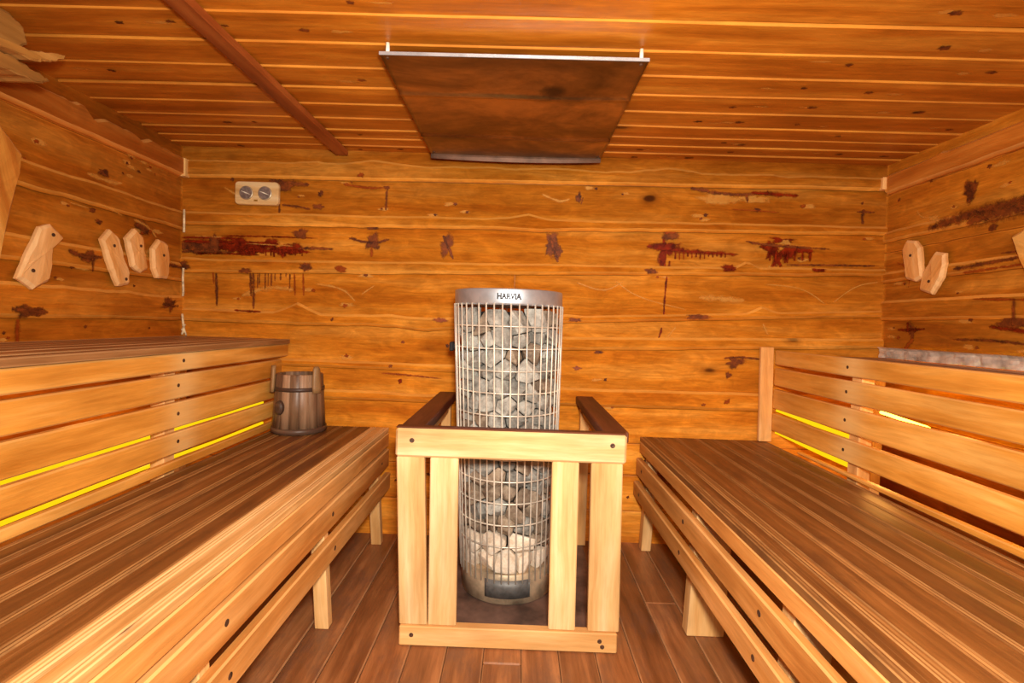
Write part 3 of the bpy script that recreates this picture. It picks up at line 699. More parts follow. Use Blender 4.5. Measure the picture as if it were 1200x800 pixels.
for y in (-.125, -.855, -1.6, -2.4):
    mb = MB(); board(mb, (-.766, -.714), (y - .022, y + .022), (.0, .56), 2, .003, random.uniform(.4, .6), skew=lambda c: c + Vector((max(0, .26 - c.z) * .14, 0, 0)) ); mb.build('leg', M_leg, bl)
    mb = MB(); board(mb, (-1.24, -1.19), (y - .022, y + .022), (.0, .56), 2, .003, .5); mb.build('leg', M_leg, bl)
# right lower bench
br_ = thing('sauna_bench', (1.0, -1.3, 0), 'low right plank bench with worn brown seat and three front boards', 'bench')
mb = MB(); seat_boards(mb, [.672, .775, .87, .98, 1.07, 1.165, 1.26, 1.342], Y0B, -.012, HS - .002, .026, 0)
mb.build('seat', [M_seat, M_seatedge], br_)
mb = MB(); board(mb, (.671, .70), (Y0B, -.014), (.50, HS - .028), 1, .004, .5, bwear=.4); mb.build('fascia', M_rail, br_)
mb = MB(); board(mb, (.655, .685), (Y0B, -.018), (.383, .473), 1, .005, .48, bwear=.5); r2 = mb.build('front_rail', M_rail, br_)
mb = MB(); board(mb, (.645, .675), (Y0B, -.018), (.268, .348), 1, .005, .42, bwear=.5); r3 = mb.build('front_rail', M_rail, br_)
for y in (-.80, -1.42, -.14):
    screw(r2, (.655, y, .43), (-1, 0, 0), .009); screw(r3, (.645, y, .31), (-1, 0, 0), .009)
for y, w in ((-.075, .05), (-.80, .14), (-1.48, .10), (-2.4, .1)):
    mb = MB(); board(mb, (.702, .702 + w), (y - .03, y + .03), (.0, .557), 2, .003, random.uniform(.45, .6), skew=lambda c: c + Vector((-max(0, .26 - c.z) * .09, 0, 0))); mb.build('leg', M_leg, br_)
    mb = MB(); board(mb, (1.28, 1.335), (y - .025, y + .025), (.0, .557), 2, .003, .5); mb.build('leg', M_leg, br_)

# left upper bench with slatted riser
ul = thing('upper_bench', (-1.54, -1.3, 0), 'high left bench with four-slat front rising behind the bucket', 'bench')
mb = MB(); seat_boards(mb, [-1.228, -1.335, -1.43, -1.525, -1.62, -1.715, -1.805], Y0B, -.014, 1.048, .024, 0)
mb.build('seat', [M_upper, M_upper], ul)
SL = [(.957, 1.022), (.852, .941), (.744, .838), (.648, .727)]
for i, (a, b) in enumerate(SL):
    mb = MB(); long_board(mb, (-1.282, -1.254 if i else -1.235), (Y0B, -.022 - .03 * (i > 0)), (a, b), bleach(-.85, -2.2), .005, .5 + .08 * (i - 1.5))
    s_ = mb.build('riser_slat', M_slat, ul)
    for y in (-.875, -2.2): screw(s_, (-1.254 if i else -1.235, y, (a + b) / 2 + .005), (1, 0, 0), .007)
mb = MB(); board(mb, (-1.28, -1.256), (Y0B, -.06), (HS + .001, .622), 1, .004, .45, bwear=.3); mb.build('bottom_strip', M_slat, ul)
for y in (-.88, -2.2):
    mb = MB(); board(mb, (-1.335, -1.283), (y - .03, y + .03), (.0, 1.022), 2, .003, .6); mb.build('upright', M_leg, ul)
for y in (-.1, -1.3, -2.5):
    mb = MB(); board(mb, (-1.8, -1.75), (y - .03, y + .03), (.0, 1.022), 2, .003, .5); mb.build('upright', M_leg, ul)
# right upper bench / backrest
ur = thing('upper_bench', (1.64, -1.3, 0), 'high right bench behind a four-slat backrest with a pinkish end post', 'bench')
mb = MB(); seat_boards(mb, [1.383, 1.49, 1.6, 1.71, 1.82, 1.895], Y0B, -.014, 1.05, .024, 0)
mb.build('seat', [M_upper, M_upper], ur)
SR = [(.997, 1.072), (.888, .979), (.766, .868), (.648, .740)]
for i, (a, b) in enumerate(SR):
    mb = MB(); long_board(mb, (1.353, 1.380), (Y0B, -.052), (a, b), bleach(-.66, -2.1), .005, .5 + .06 * (i - 1.5))
    s_ = mb.build('backrest_slat', M_slat, ur)
    for y in (-.64, -2.1): screw(s_, (1.353, y, (a + b) / 2), (-1, 0, 0), .007)
mb = MB(); board(mb, (1.353, 1.38), (Y0B, -.3), (HS + .001, .628), 1, .004, .45, bwear=.3, skew=lambda c: c if c.z < .6 else c + Vector((0, 0, -.03 * max(0, (c.y + 1.0) / .7)))); mb.build('bottom_strip', M_slat, ur)
mb = MB(); board(mb, (1.285, 1.352), (-.05, -.028), (HS + .001, 1.088), 2, .003, .5, skew=lambda c: c + Vector(((.8 - c.z) * .02, 0, 0)))
mb.build('end_post', M_plaque, ur)
for y in (-.66, -2.1):
    mb = MB(); board(mb, (1.381, 1.433), (y - .032, y + .032), (.0, 1.024), 2, .003, .6); mb.build('upright', M_leg, ur)
for y in (-.1, -1.3, -2.5):
    mb = MB(); board(mb, (1.83, 1.88), (y - .03, y + .03), (.0, 1.024), 2, .003, .5); mb.build('upright', M_leg, ur)

# crumpled foil strip behind the right upper bench
mb = MB(); rows = []
for i in range(121):
    u = -.03 - i / 120 * 2.5
    rows.append([mb.vert((xr_at(1.08) - .032 - .010 * noise.noise((u * 14, v * 30, 2)) - .006 * noise.noise((u * 40, v * 60, 5)) - (.012 if j == 6 else 0), u, v + .006 * noise.noise((u * 9, 0, 1)) * (j == 6))) for j, v in enumerate([1.0515 + .053 * k / 6 for k in range(7)])] + [mb.vert((xr_at(1.1) - .012, u, 1.106))])
for A, B_ in zip(rows, rows[1:]):
    for k in range(7): mb.face((A[k], A[k + 1], B_[k + 1], B_[k]))
for A in (rows[0], rows[-1]): mb.face(A)
tag(mb.build('foil_strip', M_foil), 'crumpled grey foil strip along the right wall on the high bench', 'foil')

# LED strips behind the slats
def led(pts, r, mat, label):
    mb = MB(); tube(mb, pts, r, 8)
    return tag(mb.build('led_strip', mat), label, 'light strip')
def ledflat(x, y0, y1, z0, z1, label, tilt=0.):
    mb = MB(); n = 40
    R = []
    for i in range(n + 1):
        y = y0 + (y1 - y0) * i / n; s_ = .004 * noise.noise((y * 2.5, z0, 1)) + tilt * i / n
        R.append([mb.vert((x + dx, y, z + s_)) for (dx, z) in ((0, z0), (.008, z0), (.008, z1), (0, z1))])
    for A, B_ in zip(R, R[1:]):
        for k in range(4): mb.face((A[k], A[(k + 1) % 4], B_[(k + 1) % 4], B_[k]))
    mb.face(R[0]); mb.face(R[-1])
    return tag(mb.build('led_strip', M_led), label, 'light strip')
ledflat(-1.352, -2.5, -.06, .698, .713, 'yellow light strip glowing through the left slats, upper of the two')
ledflat(-1.352, -2.5, -.06, .5935, .605, 'yellow light strip glowing just above the left bench seat, lower of the two')
ledflat(1.386, -.622, -.02, .733, .752, 'short yellow light strip glowing through the right slats near the end post, upper one', .012)
ledflat(1.386, -.622, -.02, .616, .636, 'short yellow light strip glowing just above the right bench seat by the end post', .012)
led([(1.80, -.22, .790), (1.80, -.36, .781), (1.80, -.5, .772), (1.80, -.6, .745), (1.80, -1.2, .70), (1.8, -2.3, .69)], .008, M_ledbright, 'bright yellow light rope showing through the right backrest slats')

# ------------------------------------------------------------------ bucket
BX, BY = -1.108, -.162
bk = thing('wooden_bucket', (BX, BY, HS), 'old grey-brown stave bucket with two ears on the left bench', 'bucket')
def rb(z): return .129 - (z - HS) / .295 * .017
mb = MB(); NS = 16
zt = HS + .295
for k in range(NS):
    o = rs(); tone = random.uniform(.15, .85)
    a0, a1 = 2 * PI * k / NS, 2 * PI * (k + 1) / NS
    sub = 5; rows = []
    for i in range(sub + 1):
        a = interp(a0 + .006, a1 - .006, i / sub)
        dip = -.0025 if i in (0, sub) else 0
        pr = [(rb(HS + .001) - .016, HS + .012), (rb(HS) + dip, HS + .001), (rb(HS + .15) + dip, HS + .15), (rb(zt) + dip, zt - .003), (rb(zt) - .003, zt), (rb(zt) - .013, zt), (rb(zt) - .016, zt - .003), (rb(HS + .02) - .016, HS + .02)]
        rows.append([mb.vert((BX + r * math.cos(a), BY + r * math.sin(a), z), (z + o[0], a * .12 + o[1], o[2]), tone) for (r, z) in pr])
    for A, B_ in zip(rows, rows[1:]):
        for j in range(len(A) - 1): mb.face((A[j], B_[j], B_[j + 1], A[j + 1]), 0, j in (1, 2))
mb.build('staves', M_bucket, bk)
mb = MB(); lathe(mb, [(.0005, HS + .03), (rb(HS + .03) - .0162, HS + .03), (rb(HS + .03) - .0162, HS + .015), (.0005, HS + .015)], (BX, BY), 32, smooth=False); mb.build('bottom', M_bucket, bk)
def hoop(z0, z1, th):
    mb = MB(); r = rb
    lathe(mb, [(r(z0) + .0006, z0), (r(z0) + th, z0 + .001), (r(z1) + th, z1 - .001), (r(z1) + .0006, z1)], (BX, BY), 64, gfun=lambda a, r_, z: (a * .12, z, r_))
    return mb.build('hoop', M_hoop, bk)
hoop(HS + .212, HS + .232, .004); hoop(HS + .004, HS + .03, .005)
for sx in (-1, 1):
    mb = MB()
    a = PI + .5 if sx < 0 else -.5
    cx, cy = BX + math.cos(a) * (rb(zt) + .012), BY + math.sin(a) * (rb(zt) + .012)
    pts = [(cx + math.cos(a) * d, cy + math.sin(a) * d, HS + h) for d, h in ((.004, .205), (.003, .23), (0, .28), (-.001, .325), (-.003, .337))]
    ax = Vector((math.cos(a), math.sin(a), 0)); tg = Vector((-math.sin(a), math.cos(a), 0))
    rows = []
    for i, p in enumerate(pts):
        wd = (.024, .027, .024, .02, .011)[i]; o = rs()
        rows.append([mb.vert(Vector(p) + ax * (math.cos(t) * .0115) + tg * (math.sin(t) * wd), (p[2], t * .02, 0)) for t in [2 * PI * q / 10 for q in range(10)]])
    for A, B_ in zip(rows, rows[1:]):
        for q in range(10): mb.face((A[q], A[(q + 1) % 10], B_[(q + 1) % 10], B_[q]), 0, True)
    mb.face(list(reversed(rows[0]))); mb.face(rows[-1])
    mb.build('ear', M_bucketear, bk)
mb = MB()      # oval bung on the side facing the room
a = math.radians(-112); ax = Vector((math.cos(a), math.sin(a), 0)); tg = Vector((-math.sin(a), math.cos(a), 0))
c0 = Vector((BX, BY, HS + .135)) + ax * (rb(HS + .135) - .004)
rings = []
for (s_, d) in ((1, 0), (1.05, .012), (.95, .02), (.6, .024), (.1, .023)):
    rings.append([mb.vert(c0 + ax * d + tg * (.024 * s_ * math.cos(t)) + Vector((0, 0, .034 * s_ * math.sin(t))), (t * .03, d, s_)) for t in [2 * PI * q / 20 for q in range(20)]])
for A, B_ in zip(rings, rings[1:]):
    for q in range(20): mb.face((A[q], A[(q + 1) % 20], B_[(q + 1) % 20], B_[q]), 0, True)
mb.face(rings[-1]); mb.build('bung', M_hoop, bk)

# ------------------------------------------------------------------ thermo-hygrometer on the back wall
th = thing('thermometer', (-1.413, -.03, 1.82), 'cream twin-dial thermometer plate with two round metal dials on back wall', 'thermometer')
mb = MB(); n = 8; out = []
x0, x1, z0, z1, rr = -1.53, -1.297, 1.757, 1.878, .02
for (cx, cz, a0) in ((x1 - rr, z1 - rr, 0), (x0 + rr, z1 - rr, PI / 2), (x0 + rr, z0 + rr, PI), (x1 - rr, z0 + rr, 1.5 * PI)):
    for i in range(n + 1):
        a = a0 + PI / 2 * i / n; out.append((cx + rr * math.cos(a), cz + rr * math.sin(a), math.cos(a), math.sin(a)))
o = rs(); R = []
for (ins, y) in ((0, -.009), (0, -.026), (.003, -.03)):
    R.append([mb.vert((x - cx * ins, y, z - sz * ins), (x + o[0], z + o[1], o[2]), .5) for (x, z, cx, sz) in out])
N = len(out)
for A, B_ in zip(R, R[1:]):
    for k in range(N): mb.face((A[k], B_[k], B_[(k + 1) % N], A[(k + 1) % N]))
mb.face(list(reversed(R[-1])))
mb.build('back_plate', M_pale, th)
for cx in (-1.4665, -1.3665):
    def disc(r0, prof, mat, name, par):
        mb = MB(); rg = []
        for (r, y) in prof: rg.append([mb.vert((cx + r * math.cos(2 * PI * k / 40), y, 1.817 + r * math.sin(2 * PI * k / 40))) for k in range(40)])
        for A, B_ in zip(rg, rg[1:]):
            for k in range(40): mb.face((A[k], B_[k], B_[(k + 1) % 40], A[(k + 1) % 40]), 0, False)
        mb.face(list(reversed(rg[-1])))
        return mb.build(name, mat, par)
    d = disc(0, [(.036, -.0295), (.036, -.036), (.033, -.0375)], M_dialrim, 'dial', th)
    f = disc(0, [(.032, -.037), (.032, -.0385)], M_dial, 'dial_face', d)
    mb = MB(); A = Vector((-.94, 0, .35)).normalized(); Nn = Vector((.35, 0, .94)); c = Vector((cx, -.0392, 1.816))
    mb.poly([c + A * .030, c + A * .004 + Nn * .0026, c - A * .028, c + A * .004 - Nn * .0026]); mb.poly([c + Vector((0, -.0008, 0)) + v for v in (A * .030, A * .004 - Nn * .0026, -A * .028, A * .004 + Nn * .0026)])
    mb.build('needle', M_peg, d)
mb = MB(); board(mb, (-1.427, -1.407), (-.0315, -.0295), (1.774, 1.783), 0, .001); mb.build('badge', M_badge, th)

# ------------------------------------------------------------------ wooden plaques on the side walls
def plaque(side, pts, th_, label, mat=M_plaque, screws=(), tone=.5, bev=.012, name='wooden_plaque', group=None):
    W = Wl if side < 0 else Wr
    cy = sum(p[0] for p in pts) / len(pts); cz = sum(p[1] for p in pts) / len(pts)
    base = W(cy, cz, .02)
    root = thing(name, base, label, 'wall plaque', group)
    mb = MB(); o = rs()
    # grain runs along the longest direction
    best = max(((Vector(a) - Vector(b)) for a in pts for b in pts), key=lambda v: v.length)
    gd = best.normalized(); gn = Vector((-gd.y, gd.x))
    # refine outline
    fine = []
    for a, b in zip(pts, pts[1:] + pts[:1]):
        for i in range(5):
            t = i / 5; y = interp(a[0], b[0], t); z = interp(a[1], b[1], t)
            j = .003 * noise.noise((y * 40, z * 40, o[0])); fine.append((y + j, z + j))
    def ring(ins, w, wear, extra=0):
        r = []
        for (y, z) in fine:
            d = Vector((y - cy, z - cz)); L = d.length; d = d * max(.1, (L - ins) / L)
            yy, zz = cy + d.x, cz + d.y
            r.append(mb.vert(W(yy, zz, w + extra * noise.noise((yy * 25, zz * 25, o[1]))), (yy * gd.x + zz * gd.y + o[0], yy * gn.x + zz * gn.y + o[1], o[2]), tone, wear))
        return r
    R = [ring(0, .018, .0), ring(0, .018 + th_ * .55, .3), ring(bev, .018 + th_, .4, .002), ring(bev + .001, .018 + th_, 0, .002), ring(bev + .03, .018 + th_ * 1.06, .0, .003)]
    N = len(fine)
    for A, B_ in zip(R, R[1:]):
        for k in range(N): mb.face((A[k], A[(k + 1) % N], B_[(k + 1) % N], B_[k]) if side > 0 else (A[k], B_[k], B_[(k + 1) % N], A[(k + 1) % N]))
    c = mb.vert(W(cy, cz, .018 + th_ * 1.08), (cy * gd.x + cz * gd.y + o[0], cy * gn.x + cz * gn.y + o[1], o[2]), tone)
    for k in range(N): mb.face((R[-1][k], R[-1][(k + 1) % N], c))
    b = mb.build('board', mat, root)
    for (y, z) in screws:
        screw(root, W(y, z, .018 + th_ * 1.06 + .0015), (-side, 0, 0), .007)
    return root
plaque(-1, [(-.807, 1.493), (-.753, 1.454), (-.795, 1.41), (-.80, 1.33), (-.817, 1.274), (-.877, 1.239), (-.937, 1.276), (-.90, 1.37), (-.872, 1.425), (-.85, 1.475)], .022, 'largest pale wooden plaque, tilted, nearest the camera on the left wall', screws=[(-.806, 1.452), (-.887, 1.308)], tone=.45)
plaque(-1, [(-.528, 1.524), (-.483, 1.499), (-.45, 1.42), (-.415, 1.339), (-.422, 1.291), (-.482, 1.279), (-.53, 1.37), (-.571, 1.475)], .024, 'second pale wooden plaque from the left wall edge, long and tilted forward', screws=[(-.515, 1.455), (-.447, 1.315)], tone=.6)
plaque(-1, [(-.381, 1.555), (-.338, 1.53), (-.318, 1.45), (-.304, 1.373), (-.344, 1.352), (-.394, 1.374), (-.415, 1.44), (-.433, 1.503)], .024, 'upright pale wooden plaque between the tilted one and the small one on left wall', screws=[(-.358, 1.478)], tone=.68)
plaque(-1, [(-.222, 1.532), (-.164, 1.518), (-.146, 1.45), (-.15, 1.365), (-.162, 1.34), (-.236, 1.339), (-.262, 1.38), (-.269, 1.479)], .022, 'smallest pale wooden plaque on the left wall, nearest the back corner', screws=[(-.2, 1.455)], tone=.62)
plaque(-1, [(-.918, 1.72), (-.924, 1.655), (-.962, 1.49), (-1.0, 1.32), (-1.05, 1.21), (-1.26, 1.27), (-1.30, 1.5), (-1.24, 1.80), (-1.02, 1.82)], .020, 'big rough wooden slab cut off by the left edge of the picture', mat=M_slab, tone=.5)
plaque(1, [(-.197, 1.639), (-.25, 1.628), (-.282, 1.594), (-.292, 1.52), (-.299, 1.449), (-.262, 1.43), (-.201, 1.45), (-.18, 1.53), (-.169, 1.604)], .022, 'upright pale wooden plaque on the right wall, closer to the back corner', screws=[(-.235, 1.56)], tone=.62)
plaque(1, [(-.373, 1.559), (-.425, 1.545), (-.428, 1.50), (-.416, 1.439), (-.39, 1.40), (-.361, 1.363), (-.29, 1.389), (-.295, 1.44), (-.306, 1.479)], .022, 'pale tilted wooden plaque leaning beside the upright one on the right wall', screws=[(-.352, 1.425)], tone=.58)
plaque(1, [(-.735, 1.565), (-.78, 1.59), (-.89, 1.56), (-.95, 1.46), (-.89, 1.40), (-.80, 1.41), (-.765, 1.47)], .024, 'pale wooden plaque cut off by the right edge of the picture', mat=M_slab, tone=.6)

# rough slabs fixed under the ceiling in the left corner
wb = thing('slab_bracket', (-1.62, -1.2, 2.0), 'rough waney wood slabs stacked under the ceiling at upper left edge', 'bracket')
def slab(pts, x0, x1, tone, tilt=0.):
    """outline in (y,z) at x0.. extruded to x1 with ragged bark edges"""
    mb = MB(); o = rs(); fine = []
    for a, b in zip(pts, pts[1:] + pts[:1]):
        for i in range(6):
            t = i / 6; fine.append((interp(a[0], b[0], t) + .007 * noise.noise((a[0] * 90 + i * .7, 2, o[0])), interp(a[1], b[1], t) + .007 * noise.noise((i * .7, a[1] * 90, o[1]))))
    cy = sum(p[0] for p in fine) / len(fine); cz = sum(p[1] for p in fine) / len(fine)
    R = []
    for (ins, x, w) in ((0.006, x0, 0), (0, x0 + .006, .6), (0, x1 - .006, .6), (.008, x1, .2)):
        r = []
        for (y, z) in fine:
            k = 1 - ins / max(.02, math.hypot(y - cy, z - cz))
            yy, zz = cy + (y - cy) * k, cz + (z - cz) * k
            r.append(mb.vert((x + tilt * (yy - cy), yy, zz), (yy + o[0], zz + o[1], x + o[2]), tone, w))
        R.append(r)
    N = len(fine)
    for A, B_ in zip(R, R[1:]):
        for k in range(N): mb.face((A[k], A[(k + 1) % N], B_[(k + 1) % N], B_[k]))
    mb.face(list(reversed(R[0]))); mb.face(R[-1])
    mb.build('slab', M_bark, wb)
slab([(-1.36, 2.04), (-1.20, 2.052), (-1.158, 2.035), (-1.15, 2.01), (-1.145, 1.985), (-1.2, 1.94), (-1.36, 1.925)], -1.62, -1.55, .4)
slab([(-1.3, 1.935), (-1.2, 1.945), (-1.10, 1.985), (-1.065, 1.995), (-1.075, 1.978), (-1.12, 1.95), (-1.17, 1.925), (-1.3, 1.91)], -1.63, -1.50, .6)
slab([(-1.32, 1.91), (-1.2, 1.915), (-1.11, 1.905), (-1.09, 1.90), (-1.12, 1.882), (-1.2, 1.872), (-1.32, 1.87)], -1.66, -1.53, .3)
mb = MB(); board(mb, (-1.80, -1.6), (-1.30, -1.22), (1.90, 1.94), 0, .004, .4); mb.build('arm', M_bark, wb)

# ------------------------------------------------------------------ metal heat shield under the ceiling
hs = thing('heat_shield', (-.043, -.62, 2.012), 'dark reflective square metal sheet hung under the ceiling above the stove', 'heat shield')
X0, X1, Yn, Yf, Zp = -.47, .385, -1.094, -.143, 2.012
mb = MB(); nx, ny = 48, 110
def zsheet(x, y):
    z = Zp + .004 * noise.noise((x * 1.8, y * 2.2, 4)) - .0025 * math.sin((x - X0) / (X1 - X0) * PI)
    for yc, s in ((-.82, 1), (-.40, 2)):
        yy = yc + .03 * noise.noise((x * 2.2, s * 7, 0))
        z -= .008 * math.exp(-((y - yy) / .012) ** 2)
    return z
top = []; bot = []
for j in range(ny + 1):
    y = Yn + (Yf - Yn) * j / ny
    top.append([mb.vert((X0 + (X1 - X0) * i / nx, y, zsheet(X0 + (X1 - X0) * i / nx, y) + .003)) for i in range(nx + 1)])
    bot.append([mb.vert((X0 + (X1 - X0) * i / nx, y, zsheet(X0 + (X1 - X0) * i / nx, y))) for i in range(nx + 1)])
for j in range(ny):
    for i in range(nx):
        mb.face((bot[j][i], bot[j + 1][i], bot[j + 1][i + 1], bot[j][i + 1]), 0, True)
        mb.face((top[j][i], top[j][i + 1], top[j + 1][i + 1], top[j + 1][i]), 0, True)
for i in range(nx):
    mb.face((bot[0][i], bot[0][i + 1], top[0][i + 1], top[0][i])); mb.face((bot[ny][i + 1], bot[ny][i], top[ny][i], top[ny][i + 1]))
for j in range(ny):
    mb.face((bot[j + 1][0], bot[j][0], top[j][0], top[j + 1][0])); mb.face((bot[j][nx], bot[j + 1][nx], top[j + 1][nx], top[j][nx]))
mb.build('sheet', M_plate, hs)
mb = MB(); R = []
for i in range(41):
    x = X0 + (X1 - X0) * i / 40; t = (i / 40 - .5) * 2; b = .010 * (1 - t * t)
    R.append([mb.vert(c) for c in ((x, Yf - .001 , Zp + .003), (x, Yf - .004 , Zp - .012), (x, Yf + .003 , Zp - .020 - b), (x, Yf + .006, Zp - .020 - b), (x, Yf + .004, Zp + .003))])
for A, B_ in zip(R, R[1:]):
    for k in range(5): mb.face((A[k], A[(k + 1) % 5], B_[(k + 1) % 5], B_[k]), 0, False)
mb.face(R[0]); mb.face(R[-1]); mb.build('rear_lip', plain('grey_lip_metal', (112, 82, 66), .6, .4, 8, .2), hs)
mb = MB(); board(mb, (X0 - .002, X1 + .002), (Yn - .004, Yn - .0005), (Zp - .003, Zp + .008), 0, .001); mb.build('front_edge', M_steel, hs)
for (x, y) in ((X0 + .02, Yn + .02), (X1 - .02, Yn + .02), (X0 + .02, Yf - .03), (X1 - .02, Yf - .03)):
    mb = MB(); lathe(mb, [(.0006, Zp + .003), (.0065, Zp + .0032), (.0065, ZC - .003), (.0006, ZC - .003)], (x, y), 12); p_ = mb.build('spacer', M_peg, hs)
    screw(hs, (x, y, Zp - .001 + zsheet(x, y) - Zp), (0, 0, -1), .006)

# ------------------------------------------------------------------ stove
def sc(z): return (-.018 - .030 * z / 1.3, -.48)
def sr(z): return .200 + .034 * min(1, z / 1.25)
st = thing('sauna_stove', (-.018, -.48, 0), 'tall cylindrical steel-cage sauna stove filled with stones behind wooden guard', 'stove')
ZB, ZT, ZR = .135, 1.247, 1.308
mb = MB(); lathe(mb, [(.01, .006), (sr(0) - .006, .006), (sr(0) - .002, .010), (sr(0) + .001, .011), (sr(ZB), ZB - .002), (sr(ZB) - .002, ZB), (sr(ZB) - .02, ZB), (.01, ZB)], sc, 96); mb.build('base', M_base, st)
mb = MB(); lathe(mb, [(.01, .0045), (sr(0) - .012, .0045), (sr(0) - .012, .007), (.01, .007)], sc, 64); mb.build('foot_ring', M_core, st)
mb = MB(); lathe(mb, [(.01, ZB), (sr(ZB) - .082, ZB), (sr(ZT) - .088, ZT - .03), (.01, ZT - .03)], sc, 40); mb.build('core', M_core, st)
mb = MB(); R_ = sr(ZT) + .001
lathe(mb, [(R_ - .003, ZT - .004), (R_, ZT), (R_ + .0015, ZT + .004), (R_ + .0015, ZR - .004), (R_, ZR), (R_ - .006, ZR + .001), (R_ - .022, ZR - .002), (R_ - .024, ZT + .01), (R_ - .010, ZT)], sc, 96); rim = mb.build('rim', M_steel, st)
# vertical wires and rings
mb = MB(); NW = 44
for k in range(NW):
    a = -PI / 2 + 2 * PI * (k + .42) / NW
    pts = []
    for z in (ZB - .035, .4, .7, 1.0, ZT + .002):
        cx, cy = sc(z); r = sr(z) + .0045; pts.append((cx + r * math.cos(a), cy + r * math.sin(a), z))
    tube(mb, pts, .0034, 6)
mb.build('vertical_wires', M_wire, st)
mb = MB(); zr = 1.157
while zr > .18:
    cx, cy = sc(zr); r = sr(zr) + .0002
    tube(mb, [(cx + r * math.cos(2 * PI * k / 72), cy + r * math.sin(2 * PI * k / 72), zr) for k in range(72)], .0032, 6, True)
    zr -= .0905
mb.build('ring_wires', M_wire, st)
# name plate on the base
mb = MB(); n = 20; rows = []
a0, a1 = -PI / 2 - .44, -PI / 2 + .52
for i in range(n + 1):
    a = interp(a0, a1, i / n); row = []
    for (dz, dr) in ((.035, .0005), (.035, .0025), (.112, .0025), (.112, .0005)):
        cx, cy = sc(dz); r = sr(dz) + dr; row.append(mb.vert((cx + r * math.cos(a), cy + r * math.sin(a), dz)))
    rows.append(row)
for A, B_ in zip(rows, rows[1:]):
    for k in range(4): mb.face((A[k], B_[k], B_[(k + 1) % 4], A[(k + 1) % 4]), 0, k == 1)
mb.face(rows[0]); mb.face(rows[-1]); mb.build('name_plate', M_namep, st)
# side knob box on the left of the cage
mb = MB(); cx, cy = sc(1.0); board(mb, (cx - .262, cx - .244), (cy - .02, cy + .03), (1.04, 1.08), 2, .004); board(mb, (cx - .252, cx - .232), (cy - .01, cy + .02), (1.05, 1.07), 0, .003); mb.build('clip', M_core, st)
# raised lettering bent round the rim
cu = bpy.data.curves.new('lettering', 'FONT'); cu.body = 'HARVIA'; cu.size = .036; cu.extrude = .0008; cu.offset = .0016; cu.align_x = 'CENTER'; cu.resolution_u = 3
tmp = bpy.data.objects.new('lettering_source', cu); C.objects.link(tmp)
bpy.context.view_layer.update()
me = bpy.data.meshes.new_from_object(tmp.evaluated_get(bpy.context.evaluated_depsgraph_get()))
bpy.data.objects.remove(tmp)
cx, cy = sc(ZT); RR = R_ + .0022
wid = max(v.co.x for v in me.vertices) - min(v.co.x for v in me.vertices)
for v in me.vertices:
    a = -PI / 2 + (v.co.x * .098 / wid) / RR + .02
    r = RR + v.co.z; v.co = (cx + r * math.cos(a), cy + r * math.sin(a), ZT + .019 + v.co.y * .9)
me.materials.clear(); me.materials.append(M_text)
lt = bpy.data.objects.new('lettering', me); C.objects.link(lt); lt.parent = rim
lt.matrix_parent_inverse = Matrix.Identity(4); lt.parent = rim
lt.matrix_parent_inverse = (rim.matrix_parent_inverse.inverted() @ Matrix.Identity(4))
# rim sits at parent inverse of an empty at (x,y,0): undo both so the letters keep world coordinates
bpy.context.view_layer.update()
lt.matrix_parent_inverse = rim.matrix_world.inverted()

# ---- stones, each a thing of its own: broken rock packed tight against the cage
rnd = random.Random(11)
LAB = {'g': ('grey angular stone packed behind the wire cage of the stove', 'grey stones in the stove cage'),
       'w': ('brownish weathered stone in the lower half of the stove cage', 'brownish stones in the lower stove cage'),
       'p': ('pale cream rounded stone at the bottom of the stove cage', 'pale stones at the bottom of the stove cage')}
SMAT = {'g': M_stone, 'w': M_stonew, 'p': M_stonep}
cells = []
z = ZB + .042; row = 0
while z < ZT - .03:
    low = z < .18 or (z < .26 and row == 1)
    rr = sr(z) - .045
    wstep = .084 if low else .080
    n = int(round(2 * PI * rr / wstep))
    for k in range(n):
        a = -PI / 2 + 2 * PI * (k + (row % 2) * .5 + rnd.uniform(-.3, .3)) / n
        zz = z + rnd.uniform(-.022, .022) * (.4 if low else 1)
        cx, cy = sc(zz); r = rr + rnd.uniform(-.012, .012)
        da = (a + PI / 2 + PI) % (2 * PI) - PI
        cells.append((Vector((cx + r * math.cos(a), cy + r * math.sin(a), zz)), a, da, low))
    z += .074 if low else .064; row += 1
cells.sort(key=lambda c: (c[0].z, c[2]))
